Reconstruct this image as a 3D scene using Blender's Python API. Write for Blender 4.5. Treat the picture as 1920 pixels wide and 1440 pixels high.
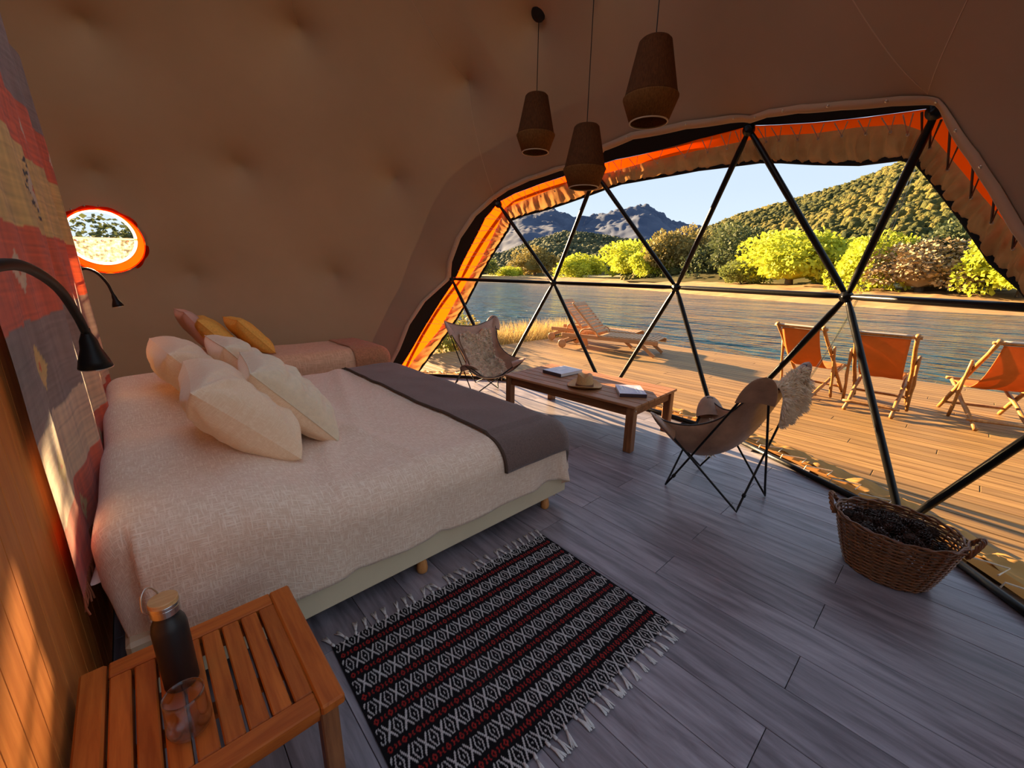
import bpy, math, random
import numpy as np
from mathutils import Matrix, Vector, noise as mnoise

for _o in list(bpy.data.objects): bpy.data.objects.remove(_o)
SC = bpy.context.scene
COL = SC.collection
random.seed(7); RNG = np.random.default_rng(7)
PI = math.pi

# ------------------------------------------------------------------ camera
CAM_H = 1.4
PITCH, ROLL, HEAD = math.radians(14.96), math.radians(.88), math.radians(47.46)
cam_d = bpy.data.cameras.new('camera'); cam = bpy.data.objects.new('camera', cam_d); COL.objects.link(cam)
cam_d.sensor_width = 36; cam_d.lens = 774.0 / 1920 * 36; cam_d.clip_start = .02; cam_d.clip_end = 9000
_fwd = Vector((math.cos(HEAD) * math.cos(PITCH), math.sin(HEAD) * math.cos(PITCH), -math.sin(PITCH)))
_right = Vector((math.sin(HEAD), -math.cos(HEAD), 0)); _up = _right.cross(_fwd)
_c, _s = math.cos(ROLL), math.sin(ROLL)
_r2 = _right * _c + _up * _s; _u2 = _up * _c - _right * _s
cam.matrix_world = Matrix(((_r2.x, _u2.x, -_fwd.x, 0), (_r2.y, _u2.y, -_fwd.y, 0), (_r2.z, _u2.z, -_fwd.z, CAM_H), (0, 0, 0, 1)))
SC.camera = cam

# ------------------------------------------------------------------ light
SUN_EL, SUN_TILT = math.radians(12.3), .074          # the sun stands almost exactly along +Y
sun_dir = Vector((SUN_TILT * math.cos(SUN_EL), math.cos(SUN_EL), math.sin(SUN_EL))).normalized()
W = bpy.data.worlds.new('world'); SC.world = W; W.use_nodes = True
wn, wl = W.node_tree.nodes, W.node_tree.links
bgn = wn['Background']; tcw = wn.new('ShaderNodeTexCoord'); sxyz = wn.new('ShaderNodeSeparateXYZ'); skr = wn.new('ShaderNodeValToRGB')
wl.new(tcw.outputs['Generated'], sxyz.inputs[0]); wl.new(sxyz.outputs['Z'], skr.inputs['Fac'])     # clear evening sky, paler towards the horizon
_el = skr.color_ramp.elements; _el[0].position = 0; _el[0].color = (.250, .284, .318, 1); _el[1].position = 1; _el[1].color = (.160, .206, .290, 1)
for _p, _cc in ((.17, (.204, .246, .300)), (.45, (.172, .220, .296))): _e2 = _el.new(_p); _e2.color = (*_cc, 1)
wl.new(skr.outputs['Color'], bgn.inputs['Color']); bgn.inputs['Strength'].default_value = .80
sun_d = bpy.data.lights.new('sun', 'SUN'); sun = bpy.data.objects.new('sun', sun_d); COL.objects.link(sun)
sun_d.energy = 10.0; sun_d.color = (1.0, .68, .36); sun_d.angle = math.radians(.6)
sun.rotation_euler = sun_dir.to_track_quat('Z', 'Y').to_euler()
vs = SC.view_settings
vs.view_transform = 'Standard'; vs.look = 'None'; vs.exposure = 2.15; vs.gamma = 1.0; vs.use_curve_mapping = False
try:
    SC.cycles.max_bounces = 12; SC.cycles.diffuse_bounces = 6; SC.cycles.transparent_max_bounces = 24
    SC.cycles.sample_clamp_indirect = 6; SC.cycles.caustics_reflective = False; SC.cycles.caustics_refractive = False
except Exception: pass

# ------------------------------------------------------------------ materials
def _nt(name):
    m = bpy.data.materials.new(name); m.use_nodes = True
    nt = m.node_tree; b = nt.nodes['Principled BSDF']
    return m, nt, nt.nodes, nt.links, b
def mat(name, col, rough=.6, metal=0.0, spec=.5, var=0.0, vscale=6.0, bump=0.0, bscale=60.0, stretch=(1, 1, 1), sheen=0.0, rnd=0.0, col2=None, detail=4, translucent=0.0):
    m, nt, N, L, b = _nt(name)
    b.inputs['Roughness'].default_value = rough; b.inputs['Metallic'].default_value = metal
    b.inputs['Specular IOR Level'].default_value = spec
    if sheen: b.inputs['Sheen Weight'].default_value = sheen; b.inputs['Sheen Roughness'].default_value = .5
    tc = N.new('ShaderNodeTexCoord'); mp = N.new('ShaderNodeMapping'); mp.inputs['Scale'].default_value = stretch
    oi = N.new('ShaderNodeObjectInfo'); off = N.new('ShaderNodeVectorMath'); off.operation = 'ADD'
    mul = N.new('ShaderNodeMath'); mul.operation = 'MULTIPLY'; mul.inputs[1].default_value = 37.0
    L.new(oi.outputs['Random'], mul.inputs[0]); L.new(tc.outputs['Object'], off.inputs[0]); L.new(mul.outputs[0], off.inputs[1])
    L.new(off.outputs[0], mp.inputs['Vector'])
    base = None
    if var or col2:
        nz = N.new('ShaderNodeTexNoise'); nz.inputs['Scale'].default_value = vscale; nz.inputs['Detail'].default_value = detail
        nz.inputs['Roughness'].default_value = .62
        L.new(mp.outputs[0], nz.inputs['Vector'])
        rp = N.new('ShaderNodeValToRGB'); rp.color_ramp.elements[0].position = .3; rp.color_ramp.elements[1].position = .7
        c2 = col2 or tuple(min(1, c * (1 + var)) for c in col); c1 = col if col2 else tuple(c * (1 - var) for c in col)
        rp.color_ramp.elements[0].color = (*c1, 1); rp.color_ramp.elements[1].color = (*c2, 1)
        L.new(nz.outputs['Fac'], rp.inputs['Fac']); base = rp.outputs['Color']
    if rnd:
        hs = N.new('ShaderNodeHueSaturation'); mr = N.new('ShaderNodeMapRange')
        mr.inputs['To Min'].default_value = 1 - rnd; mr.inputs['To Max'].default_value = 1 + rnd
        L.new(oi.outputs['Random'], mr.inputs['Value']); L.new(mr.outputs[0], hs.inputs['Value'])
        if base is not None: L.new(base, hs.inputs['Color'])
        else: hs.inputs['Color'].default_value = (*col, 1)
        base = hs.outputs['Color']
    if base is not None: L.new(base, b.inputs['Base Color'])
    else: b.inputs['Base Color'].default_value = (*col, 1)
    if bump:
        nb = N.new('ShaderNodeTexNoise'); nb.inputs['Scale'].default_value = bscale; nb.inputs['Detail'].default_value = 3
        L.new(mp.outputs[0], nb.inputs['Vector'])
        bp = N.new('ShaderNodeBump'); bp.inputs['Strength'].default_value = bump; bp.inputs['Distance'].default_value = .01
        L.new(nb.outputs['Fac'], bp.inputs['Height']); L.new(bp.outputs['Normal'], b.inputs['Normal'])
    if translucent:
        tr = N.new('ShaderNodeBsdfTranslucent'); mx = N.new('ShaderNodeMixShader'); mx.inputs[0].default_value = translucent
        if base is not None: L.new(base, tr.inputs['Color'])
        else: tr.inputs['Color'].default_value = (*col, 1)
        L.new(b.outputs[0], mx.inputs[1]); L.new(tr.outputs[0], mx.inputs[2]); L.new(mx.outputs[0], N['Material Output'].inputs['Surface'])
    return m
def wood(name, c1, c2, axis=0, scale=5.0, rough=.5, rnd=.15, bump=.15, stretch=14.0, spec=.4):
    """long grain along one axis, with rings and pores"""
    m, nt, N, L, b = _nt(name)
    b.inputs['Roughness'].default_value = rough; b.inputs['Specular IOR Level'].default_value = spec
    tc = N.new('ShaderNodeTexCoord'); oi = N.new('ShaderNodeObjectInfo')
    mul = N.new('ShaderNodeMath'); mul.operation = 'MULTIPLY'; mul.inputs[1].default_value = 53.0
    off = N.new('ShaderNodeVectorMath'); off.operation = 'ADD'
    L.new(oi.outputs['Random'], mul.inputs[0]); L.new(tc.outputs['Object'], off.inputs[0]); L.new(mul.outputs[0], off.inputs[1])
    mp = N.new('ShaderNodeMapping'); s = [stretch] * 3; s[axis] = 1.0; mp.inputs['Scale'].default_value = s
    L.new(off.outputs[0], mp.inputs['Vector'])
    n1 = N.new('ShaderNodeTexNoise'); n1.inputs['Scale'].default_value = scale; n1.inputs['Detail'].default_value = 6; n1.inputs['Roughness'].default_value = .65; n1.inputs['Distortion'].default_value = .6
    n2 = N.new('ShaderNodeTexNoise'); n2.inputs['Scale'].default_value = scale * .22; n2.inputs['Detail'].default_value = 2; n2.inputs['Distortion'].default_value = 1.2
    L.new(mp.outputs[0], n1.inputs['Vector']); L.new(mp.outputs[0], n2.inputs['Vector'])
    sn = N.new('ShaderNodeMath'); sn.operation = 'MULTIPLY'; sn.inputs[1].default_value = 22.0
    s2 = N.new('ShaderNodeMath'); s2.operation = 'SINE'
    L.new(n2.outputs['Fac'], sn.inputs[0]); L.new(sn.outputs[0], s2.inputs[0])
    ma = N.new('ShaderNodeMath'); ma.operation = 'MULTIPLY_ADD'; ma.inputs[1].default_value = .10
    L.new(s2.outputs[0], ma.inputs[0]); L.new(n1.outputs['Fac'], ma.inputs[2])
    rp = N.new('ShaderNodeValToRGB'); rp.color_ramp.elements[0].position = .28; rp.color_ramp.elements[1].position = .74
    rp.color_ramp.elements[0].color = (*c1, 1); rp.color_ramp.elements[1].color = (*c2, 1)
    L.new(ma.outputs[0], rp.inputs['Fac'])
    hs = N.new('ShaderNodeHueSaturation'); mr = N.new('ShaderNodeMapRange')
    mr.inputs['To Min'].default_value = 1 - rnd; mr.inputs['To Max'].default_value = 1 + rnd
    L.new(oi.outputs['Random'], mr.inputs['Value']); L.new(mr.outputs[0], hs.inputs['Value']); L.new(rp.outputs['Color'], hs.inputs['Color'])
    L.new(hs.outputs['Color'], b.inputs['Base Color'])
    bp = N.new('ShaderNodeBump'); bp.inputs['Strength'].default_value = bump; bp.inputs['Distance'].default_value = .004
    L.new(ma.outputs[0], bp.inputs['Height']); L.new(bp.outputs['Normal'], b.inputs['Normal'])
    return m
def linen(name, c1, c2, scale=55.0, bump=.35, rough=.85, sheen=.25, stretch=7.0, translucent=0.0):
    """slubby weave: two crossed sets of stretched threads"""
    m, nt, N, L, b = _nt(name)
    b.inputs['Roughness'].default_value = rough; b.inputs['Specular IOR Level'].default_value = .2
    b.inputs['Sheen Weight'].default_value = sheen; b.inputs['Sheen Roughness'].default_value = .5
    tc = N.new('ShaderNodeTexCoord'); uv = tc.outputs['UV']; fac = []
    for st in ((1, stretch, 1), (stretch, 1, 1)):
        mp = N.new('ShaderNodeMapping'); mp.inputs['Scale'].default_value = st
        L.new(uv, mp.inputs['Vector'])
        nz = N.new('ShaderNodeTexNoise'); nz.inputs['Scale'].default_value = scale; nz.inputs['Detail'].default_value = 2
        L.new(mp.outputs[0], nz.inputs['Vector']); fac.append(nz.outputs['Fac'])
    mx = N.new('ShaderNodeMath'); mx.operation = 'MAXIMUM'; L.new(fac[0], mx.inputs[0]); L.new(fac[1], mx.inputs[1])
    rp = N.new('ShaderNodeValToRGB'); rp.color_ramp.elements[0].position = .47; rp.color_ramp.elements[1].position = .70
    rp.color_ramp.elements[0].color = (*c1, 1); rp.color_ramp.elements[1].color = (*c2, 1)
    L.new(mx.outputs[0], rp.inputs['Fac']); L.new(rp.outputs['Color'], b.inputs['Base Color'])
    bp = N.new('ShaderNodeBump'); bp.inputs['Strength'].default_value = bump; bp.inputs['Distance'].default_value = .006
    L.new(mx.outputs[0], bp.inputs['Height']); L.new(bp.outputs['Normal'], b.inputs['Normal'])
    if translucent:
        tr = N.new('ShaderNodeBsdfTranslucent'); ms = N.new('ShaderNodeMixShader'); ms.inputs[0].default_value = translucent
        L.new(rp.outputs['Color'], tr.inputs['Color']); L.new(b.outputs[0], ms.inputs[1]); L.new(tr.outputs[0], ms.inputs[2])
        L.new(ms.outputs[0], N['Material Output'].inputs['Surface'])
    return m
def vcol(name, rough=.9, bump=.3, bscale=500.0, translucent=0.0, sheen=.2):
    m, nt, N, L, b = _nt(name)
    at = N.new('ShaderNodeVertexColor'); at.layer_name = 'col'
    L.new(at.outputs['Color'], b.inputs['Base Color']); b.inputs['Roughness'].default_value = rough
    b.inputs['Specular IOR Level'].default_value = .15; b.inputs['Sheen Weight'].default_value = sheen
    tc = N.new('ShaderNodeTexCoord'); nz = N.new('ShaderNodeTexNoise'); nz.inputs['Scale'].default_value = bscale
    L.new(tc.outputs['Object'], nz.inputs['Vector']); bp = N.new('ShaderNodeBump'); bp.inputs['Strength'].default_value = bump; bp.inputs['Distance'].default_value = .004
    L.new(nz.outputs['Fac'], bp.inputs['Height']); L.new(bp.outputs['Normal'], b.inputs['Normal'])
    if translucent:
        tr = N.new('ShaderNodeBsdfTranslucent'); mx = N.new('ShaderNodeMixShader'); mx.inputs[0].default_value = translucent
        L.new(at.outputs['Color'], tr.inputs['Color']); L.new(b.outputs[0], mx.inputs[1]); L.new(tr.outputs[0], mx.inputs[2])
        L.new(mx.outputs[0], N['Material Output'].inputs['Surface'])
    return m
def film(name, tint=(1, 1, 1), gloss=.6, extra=.02):
    """clear plastic film: see-through with a fresnel sheen"""
    m, nt, N, L, b = _nt(name); N.remove(b)
    t = N.new('ShaderNodeBsdfTransparent'); t.inputs['Color'].default_value = (*tint, 1)
    g = N.new('ShaderNodeBsdfGlossy'); g.inputs['Roughness'].default_value = .03
    lw = N.new('ShaderNodeLayerWeight'); lw.inputs['Blend'].default_value = .5
    f = N.new('ShaderNodeMath'); f.operation = 'POWER'; f.inputs[1].default_value = 4.0; L.new(lw.outputs['Facing'], f.inputs[0])
    ml = N.new('ShaderNodeMath'); ml.operation = 'MULTIPLY_ADD'; ml.inputs[1].default_value = gloss; ml.inputs[2].default_value = extra
    mx = N.new('ShaderNodeMixShader'); L.new(f.outputs[0], ml.inputs[0]); L.new(ml.outputs[0], mx.inputs[0])
    L.new(t.outputs[0], mx.inputs[1]); L.new(g.outputs[0], mx.inputs[2]); L.new(mx.outputs[0], N['Material Output'].inputs['Surface'])
    return m

M = {}
M['lining'] = mat('lining_canvas', (.37, .255, .165), .9, spec=.1, var=.05, vscale=1.5, bump=.08, bscale=900, translucent=.0062)
M['hem'] = mat('lining_hem', (.52, .37, .25), .9, spec=.1)
M['cover'] = mat('outer_cover', (.012, .011, .011), .85, spec=.2)
M['orange'] = mat('orange_canvas', (.90, .060, .001), .75, spec=.05, var=.05, vscale=5, translucent=.80)
M['ruffle'] = mat('gathered_brown_canvas', (.52, .24, .075), .7, spec=.2, var=.15, vscale=9, translucent=.22)
M['tanorange'] = mat('tan_orange_canvas', (.48, .20, .036), .75, spec=.15, var=.1, vscale=5, translucent=.25)
M['tanruffle'] = mat('tan_gathered_canvas', (.42, .22, .062), .75, spec=.15, var=.12, vscale=7, translucent=.2)
M['film'] = film('clear_film', (.985, .99, .985), .35, .008)
def haze_film():
    m, nt, N, L, b = _nt('cloudy_film'); N.remove(b)  # clear film with patchy cream translucency mixed in
    t = N.new('ShaderNodeBsdfTransparent'); d = N.new('ShaderNodeBsdfTranslucent'); d.inputs['Color'].default_value = (.95, .85, .65, 1)
    tc = N.new('ShaderNodeTexCoord'); z = N.new('ShaderNodeTexNoise'); z.inputs['Scale'].default_value = 38; z.inputs['Detail'].default_value = 5; L.new(tc.outputs['Object'], z.inputs['Vector'])
    r = N.new('ShaderNodeMapRange'); r.inputs['From Min'].default_value = .35; r.inputs['From Max'].default_value = .7; r.inputs['To Min'].default_value = .04; r.inputs['To Max'].default_value = .30; L.new(z.outputs['Fac'], r.inputs['Value'])
    mx = N.new('ShaderNodeMixShader'); L.new(r.outputs[0], mx.inputs[0]); L.new(t.outputs[0], mx.inputs[1]); L.new(d.outputs[0], mx.inputs[2]); L.new(mx.outputs[0], N['Material Output'].inputs['Surface']); return m
M['haze'] = haze_film()
M['seam'] = film('film_seam', (.80, .83, .84), .6, .10)
M['steel'] = mat('dark_steel', (.012, .011, .010), .32, .7, spec=.6, bump=.05, bscale=40)
M['cord'] = mat('lacing_cord', (.62, .48, .33), .8, var=.1, vscale=80)
M['cordd'] = mat('dark_lacing', (.09, .05, .025), .8)
M['snap'] = mat('snap_metal', (.55, .48, .40), .3, 1.0)
M['plank'] = wood('grey_laminate', (.150, .128, .138), (.345, .305, .322), axis=1, scale=3.4, rough=.34, rnd=.13, bump=.10, stretch=9)
M['deck'] = wood('pine_deck', (.165, .080, .018), (.285, .160, .046), axis=1, scale=2.4, rough=.6, rnd=.16, bump=.2, stretch=16)
M['joist'] = mat('dark_gap_backing', (.03, .02, .012), .9)  # dark brown base under floor and deck boards and behind wall planks
M['cedar'] = wood('cedar_board', (.52, .165, .030), (.70, .255, .055), axis=2, scale=4, rough=.5, rnd=.10, bump=.05, stretch=7, spec=.25)
M['teak'] = wood('teak_board', (.34, .078, .010), (.54, .150, .022), axis=1, scale=4.5, rough=.45, rnd=.10, bump=.1, spec=.2)
M['teakx'] = wood('teak_board_cross', (.34, .078, .010), (.54, .150, .022), axis=0, scale=4.5, rough=.45, rnd=.10, bump=.1, spec=.2)
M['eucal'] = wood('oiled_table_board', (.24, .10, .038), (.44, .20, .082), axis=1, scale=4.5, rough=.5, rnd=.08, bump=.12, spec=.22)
M['eucal_shaded'] = wood('oiled_rail_shaded', (.12, .040, .012), (.27, .10, .033), axis=1, scale=4.5, rough=.5, rnd=.08, bump=.12, spec=.22)  # table wood darkened: shade of the inward-facing aprons put into the colour
M['eucal_leg_shaded'] = wood('oiled_leg_shaded', (.15, .052, .016), (.32, .125, .042), axis=2, scale=4.5, rough=.42, rnd=.08, bump=.12)  # leg wood darkened likewise, shade put into its colour
M['duvet'] = linen('duvet_linen', (.76, .55, .38), (.92, .76, .585), 52, .5)
M['pillow'] = linen('pillow_linen', (.86, .61, .38), (.93, .71, .48), 30, .25)
M['knit'] = mat('cable_knit', (.82, .66, .44), .9, spec=.15, var=.06, vscale=40, bump=.35, bscale=260, sheen=.3)
M['white'] = mat('white_cotton', (.78, .70, .61), .85, spec=.2, var=.04)
M['glowrim'] = mat('porthole_white_vinyl', (.85, .74, .58), .8, spec=.2, translucent=.6)
M['milky'] = mat('milky_film', (.9, .8, .6), .6, translucent=.9)
M['pinks'] = mat('pink_sheet', (.72, .42, .32), .85, spec=.2)
M['throw'] = mat('brown_wool', (.155, .100, .078), .95, spec=.1, var=.25, vscale=130, bump=.5, bscale=260, sheen=.35)
M['throwedge'] = mat('brown_wool_binding', (.085, .055, .038), .9, spec=.1, bump=.3, bscale=300)
M['cream'] = mat('cream_bed_board', (.70, .58, .37), .5, var=.05, vscale=3)
M['beech'] = wood('turned_leg_wood', (.50, .20, .055), (.66, .30, .09), axis=2, scale=8, rough=.4)
M['rust'] = linen('bed_cover_tan', (.66, .39, .22), (.80, .52, .31), 20, .3)
M['rustthrow'] = mat('brown_plush', (.44, .20, .095), .95, spec=.1, var=.25, vscale=60, bump=.5, bscale=180, sheen=.2)
M['mustard'] = mat('mustard_cotton', (.86, .48, .10), .85, spec=.15, var=.12, vscale=60, bump=.3, bscale=200)
M['dusty'] = mat('dusty_pink_cotton', (.66, .45, .37), .85, spec=.15, bump=.2, bscale=200)
M['leather'] = mat('brown_leather', (.36, .21, .125), .42, spec=.5, var=.25, vscale=9, bump=.15, bscale=120)
M['piping'] = mat('leather_piping', (.025, .017, .013), .45)
M['wool'] = mat('sheep_wool', (.88, .74, .56), .95, spec=.05, var=.18, vscale=30, sheen=.3)
M['skin'] = mat('sheep_skin', (.74, .60, .43), .95, spec=.05)
M['wicker'] = mat('brown_wicker', (.20, .075, .022), .38, spec=.5, var=.45, vscale=25, bump=.3, bscale=90, rnd=.2)
M['cone'] = mat('dark_pine_cone', (.050, .022, .012), .5, var=.5, vscale=40)
M['black'] = mat('black_lamp_paint', (.007, .007, .007), .45, spec=.25)
M['bottle'] = mat('black_bottle_coat', (.012, .012, .013), .42, spec=.5)
M['metal'] = mat('brushed_steel', (.62, .60, .57), .28, 1.0)
M['bamboo'] = wood('bamboo_cap', (.62, .33, .12), (.76, .46, .20), axis=0, scale=9, rough=.45)
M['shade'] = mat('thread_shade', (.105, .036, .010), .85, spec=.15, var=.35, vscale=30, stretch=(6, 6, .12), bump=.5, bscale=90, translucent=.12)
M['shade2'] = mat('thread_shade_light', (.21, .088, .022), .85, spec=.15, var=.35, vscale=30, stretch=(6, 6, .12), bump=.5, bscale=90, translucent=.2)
M['rim'] = mat('shade_rim', (.52, .40, .28), .6)
M['straw'] = mat('straw_hat', (.56, .33, .13), .75, var=.12, vscale=90, bump=.3, bscale=300)
M['band'] = mat('hat_band', (.16, .055, .02), .6)
M['paper'] = mat('book_pages', (.72, .68, .62), .8, var=.08, vscale=200, stretch=(1, 1, 30))
M['cover_lilac'] = mat('book_cover_lilac', (.36, .27, .40), .35, col2=(.62, .55, .60), vscale=14, detail=5)
M['cover_pale'] = mat('book_cover_pale', (.40, .38, .48), .35, col2=(.62, .60, .62), vscale=12, detail=5)
M['spine'] = mat('book_spine_dark', (.06, .04, .05), .4)
M['print'] = mat('printed_white', (.80, .78, .74), .5)
M['sling'] = mat('orange_sling', (.58, .185, .040), .8, spec=.15, var=.10, vscale=6, bump=.1, bscale=300, translucent=.30)
M['slingtop'] = mat('grey_sling_hem', (.40, .33, .26), .8)
M['stick'] = wood('deck_chair_stick', (.24, .095, .020), (.40, .19, .048), axis=2, scale=9, rough=.5, stretch=5)
M['lounge'] = wood('lounger_wood', (.34, .16, .058), (.50, .27, .11), axis=1, scale=6, rough=.55, rnd=.1)
M['rug'] = vcol('woven_rug', .95, .5, 700, sheen=0)
M['tapestry'] = vcol('kilim_tapestry', .9, .5, 420, translucent=.25)
M['tassel'] = mat('rug_tassel', (.58, .54, .50), .9, var=.15, vscale=60)
M['bush_y'] = mat('willow_leaf_yellow', (.36, .39, .030), .7, spec=.2, col2=(.57, .60, .060), vscale=1.2, translucent=.35)
M['bush_g'] = mat('willow_leaf_green', (.11, .145, .038), .7, spec=.2, col2=(.26, .28, .06), vscale=1.0, translucent=.3)
M['bush_o'] = mat('leaf_olive', (.17, .145, .045), .7, spec=.2, col2=(.31, .24, .07), vscale=1.0, translucent=.3)
M['bush_d'] = mat('leaf_dark', (.055, .075, .034), .7, spec=.2, col2=(.125, .145, .052), vscale=1.0, translucent=.25)
M['twig'] = mat('dry_twigs', (.24, .16, .075), .9, col2=(.36, .26, .125), vscale=2.0)
M['bark'] = mat('bark', (.10, .07, .045), .9, var=.3, vscale=8)
M['bank'] = mat('dry_bank_soil', (.26, .145, .06), .95, spec=.1, col2=(.42, .265, .12), vscale=.6, detail=8, bump=.6, bscale=3)
M['meadow'] = mat('dry_meadow', (.27, .195, .07), .95, spec=.1, col2=(.44, .33, .14), vscale=.8, detail=8, bump=.6, bscale=3)
M['grass'] = mat('dry_grass', (.40, .28, .095), .8, spec=.1, col2=(.58, .43, .17), vscale=1.5, translucent=.3)
M['hill'] = mat('wooded_slope', (.034, .036, .012), .95, spec=.1, col2=(.10, .08, .026), vscale=.06, detail=9, bump=.8, bscale=.5)
M['forest1'] = mat('forest_canopy', (.15, .155, .040), .9, spec=.1, col2=(.62, .44, .085), vscale=.05, detail=9, bump=.8, bscale=.9)
M['forest2'] = mat('far_forest_canopy', (.14, .15, .085), .9, spec=.1, col2=(.34, .29, .14), vscale=.02, detail=7, bump=.8, bscale=.5)
M['mount'] = mat('hazed_mountain_rock', (.036, .052, .092), .95, spec=.1, col2=(.080, .100, .145), vscale=.010, detail=12, bump=1.0, bscale=.06)  # blue aerial haze is mixed into the rock's base colours

def forest_mat(name, cols):
    m, nt, N, L, b = _nt(name); b.inputs['Roughness'].default_value = .95; b.inputs['Specular IOR Level'].default_value = .1
    g = N.new('ShaderNodeNewGeometry'); tc = N.new('ShaderNodeTexCoord'); z = N.new('ShaderNodeTexNoise'); z.inputs['Scale'].default_value = .028; z.inputs['Detail'].default_value = 3
    L.new(tc.outputs['Object'], z.inputs['Vector']); ma = N.new('ShaderNodeMath'); ma.operation = 'MULTIPLY_ADD'; ma.inputs[1].default_value = .62
    sb = N.new('ShaderNodeMath'); sb.operation = 'MULTIPLY_ADD'; sb.inputs[1].default_value = 1.3; sb.inputs[2].default_value = -.46
    L.new(z.outputs['Fac'], sb.inputs[0]); L.new(g.outputs['Random Per Island'], ma.inputs[0]); L.new(sb.outputs[0], ma.inputs[2])
    r = N.new('ShaderNodeValToRGB'); e = r.color_ramp.elements
    e[0].position = 0; e[0].color = (*cols[0], 1); e[1].position = 1; e[1].color = (*cols[-1], 1)
    for i, c in enumerate(cols[1:-1]): q = e.new((i + 1) / (len(cols) - 1)); q.color = (*c, 1)
    L.new(ma.outputs[0], r.inputs['Fac']); L.new(r.outputs['Color'], b.inputs['Base Color'])
    nb = N.new('ShaderNodeTexNoise'); nb.inputs['Scale'].default_value = 2.2; nb.inputs['Detail'].default_value = 5; L.new(tc.outputs['Object'], nb.inputs['Vector'])
    bp = N.new('ShaderNodeBump'); bp.inputs['Strength'].default_value = 1.0; bp.inputs['Distance'].default_value = .5; L.new(nb.outputs['Fac'], bp.inputs['Height']); L.new(bp.outputs['Normal'], b.inputs['Normal'])
    return m
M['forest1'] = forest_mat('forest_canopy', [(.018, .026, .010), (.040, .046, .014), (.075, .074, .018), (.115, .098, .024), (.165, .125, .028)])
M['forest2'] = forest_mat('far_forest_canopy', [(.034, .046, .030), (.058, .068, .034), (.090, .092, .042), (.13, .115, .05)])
def water_mat():
    m, nt, N, L, b = _nt('river_water')
    b.inputs['Base Color'].default_value = (.006, .042, .066, 1); b.inputs['Roughness'].default_value = .10
    b.inputs['IOR'].default_value = 1.25; b.inputs['Specular IOR Level'].default_value = .5
    tc = N.new('ShaderNodeTexCoord'); last = None
    for sc, st, d in ((.7, (1, .38, 1), 1.0), (2.6, (1, .45, 1), .38), (.12, (1, .5, 1), 2.0)):
        mp = N.new('ShaderNodeMapping'); mp.inputs['Scale'].default_value = st; mp.inputs['Rotation'].default_value = (0, 0, .35)
        L.new(tc.outputs['Object'], mp.inputs['Vector'])
        nz = N.new('ShaderNodeTexNoise'); nz.inputs['Scale'].default_value = sc; nz.inputs['Detail'].default_value = 4
        L.new(mp.outputs[0], nz.inputs['Vector'])
        bp = N.new('ShaderNodeBump'); bp.inputs['Strength'].default_value = .9; bp.inputs['Distance'].default_value = d
        L.new(nz.outputs['Fac'], bp.inputs['Height'])
        if last is not None: L.new(last, bp.inputs['Normal'])
        last = bp.outputs['Normal']
    L.new(last, b.inputs['Normal'])
    return m
M['water'] = water_mat()
def glass_mat():
    m, nt, N, L, b = _nt('tumbler_glass'); N.remove(b)
    t = N.new('ShaderNodeBsdfTransparent'); t.inputs['Color'].default_value = (.93, .92, .90, 1)
    g = N.new('ShaderNodeBsdfGlossy'); g.inputs['Roughness'].default_value = .02
    lw = N.new('ShaderNodeLayerWeight'); lw.inputs['Blend'].default_value = .5
    f = N.new('ShaderNodeMath'); f.operation = 'POWER'; f.inputs[1].default_value = 2.2; L.new(lw.outputs['Facing'], f.inputs[0])
    f2 = N.new('ShaderNodeMath'); f2.operation = 'MULTIPLY_ADD'; f2.inputs[1].default_value = .95; f2.inputs[2].default_value = .04; L.new(f.outputs[0], f2.inputs[0])
    mx = N.new('ShaderNodeMixShader'); L.new(f2.outputs[0], mx.inputs[0]); L.new(t.outputs[0], mx.inputs[1]); L.new(g.outputs[0], mx.inputs[2])
    L.new(mx.outputs[0], N['Material Output'].inputs['Surface']); return m
M['glass'] = glass_mat()

# ------------------------------------------------------------------ geometry helpers
def tag(o, label=None, cat=None, group=None, kind=None):
    if label: o['label'] = label
    if cat: o['category'] = cat
    if group: o['group'] = group
    if kind: o['kind'] = kind
    return o
def thing(name, label, cat, loc=(0, 0, 0), rotz=0.0, group=None, kind=None):
    o = bpy.data.objects.new(name, None); COL.objects.link(o); o.empty_display_size = .1
    o.location = loc; o.rotation_euler = (0, 0, rotz)
    return tag(o, label, cat, group, kind)
def mesh(name, geo, m, smooth=False):
    v, f = geo[0], geo[1]
    me = bpy.data.meshes.new(name); me.from_pydata([tuple(map(float, p)) for p in v], [], [tuple(map(int, q)) for q in f])
    me.materials.append(M[m] if isinstance(m, str) else m)
    if smooth: me.polygons.foreach_set('use_smooth', [True] * len(me.polygons))
    me.update(); return me
def part(name, geo, m, parent=None, smooth=False, loc=None, solid=0.0, subsurf=0, uv=None, bevel=0.0):
    o = bpy.data.objects.new(name, geo if isinstance(geo, bpy.types.Mesh) else mesh(name, geo, m, smooth)); COL.objects.link(o)
    if parent is not None: o.parent = parent
    if loc is not None: o.location = loc
    if uv is not None:
        l = o.data.uv_layers.new(name='UVMap'); idx = np.zeros(len(o.data.loops), np.int32); o.data.loops.foreach_get('vertex_index', idx)
        l.data.foreach_set('uv', np.asarray(uv, np.float32)[idx].ravel())
    if bevel:
        d = o.modifiers.new('bevel', 'BEVEL'); d.width = bevel; d.segments = 2; d.limit_method = 'ANGLE'
    if solid:
        d = o.modifiers.new('solid', 'SOLIDIFY'); d.thickness = solid; d.offset = 0
    if subsurf:
        d = o.modifiers.new('sub', 'SUBSURF'); d.levels = subsurf; d.render_levels = subsurf
    return o
def join(*gs):
    V, F, n = [], [], 0
    for g in gs:
        V += [tuple(p) for p in g[0]]; F += [tuple(i + n for i in q) for q in g[1]]; n += len(g[0])
    return V, F
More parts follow.
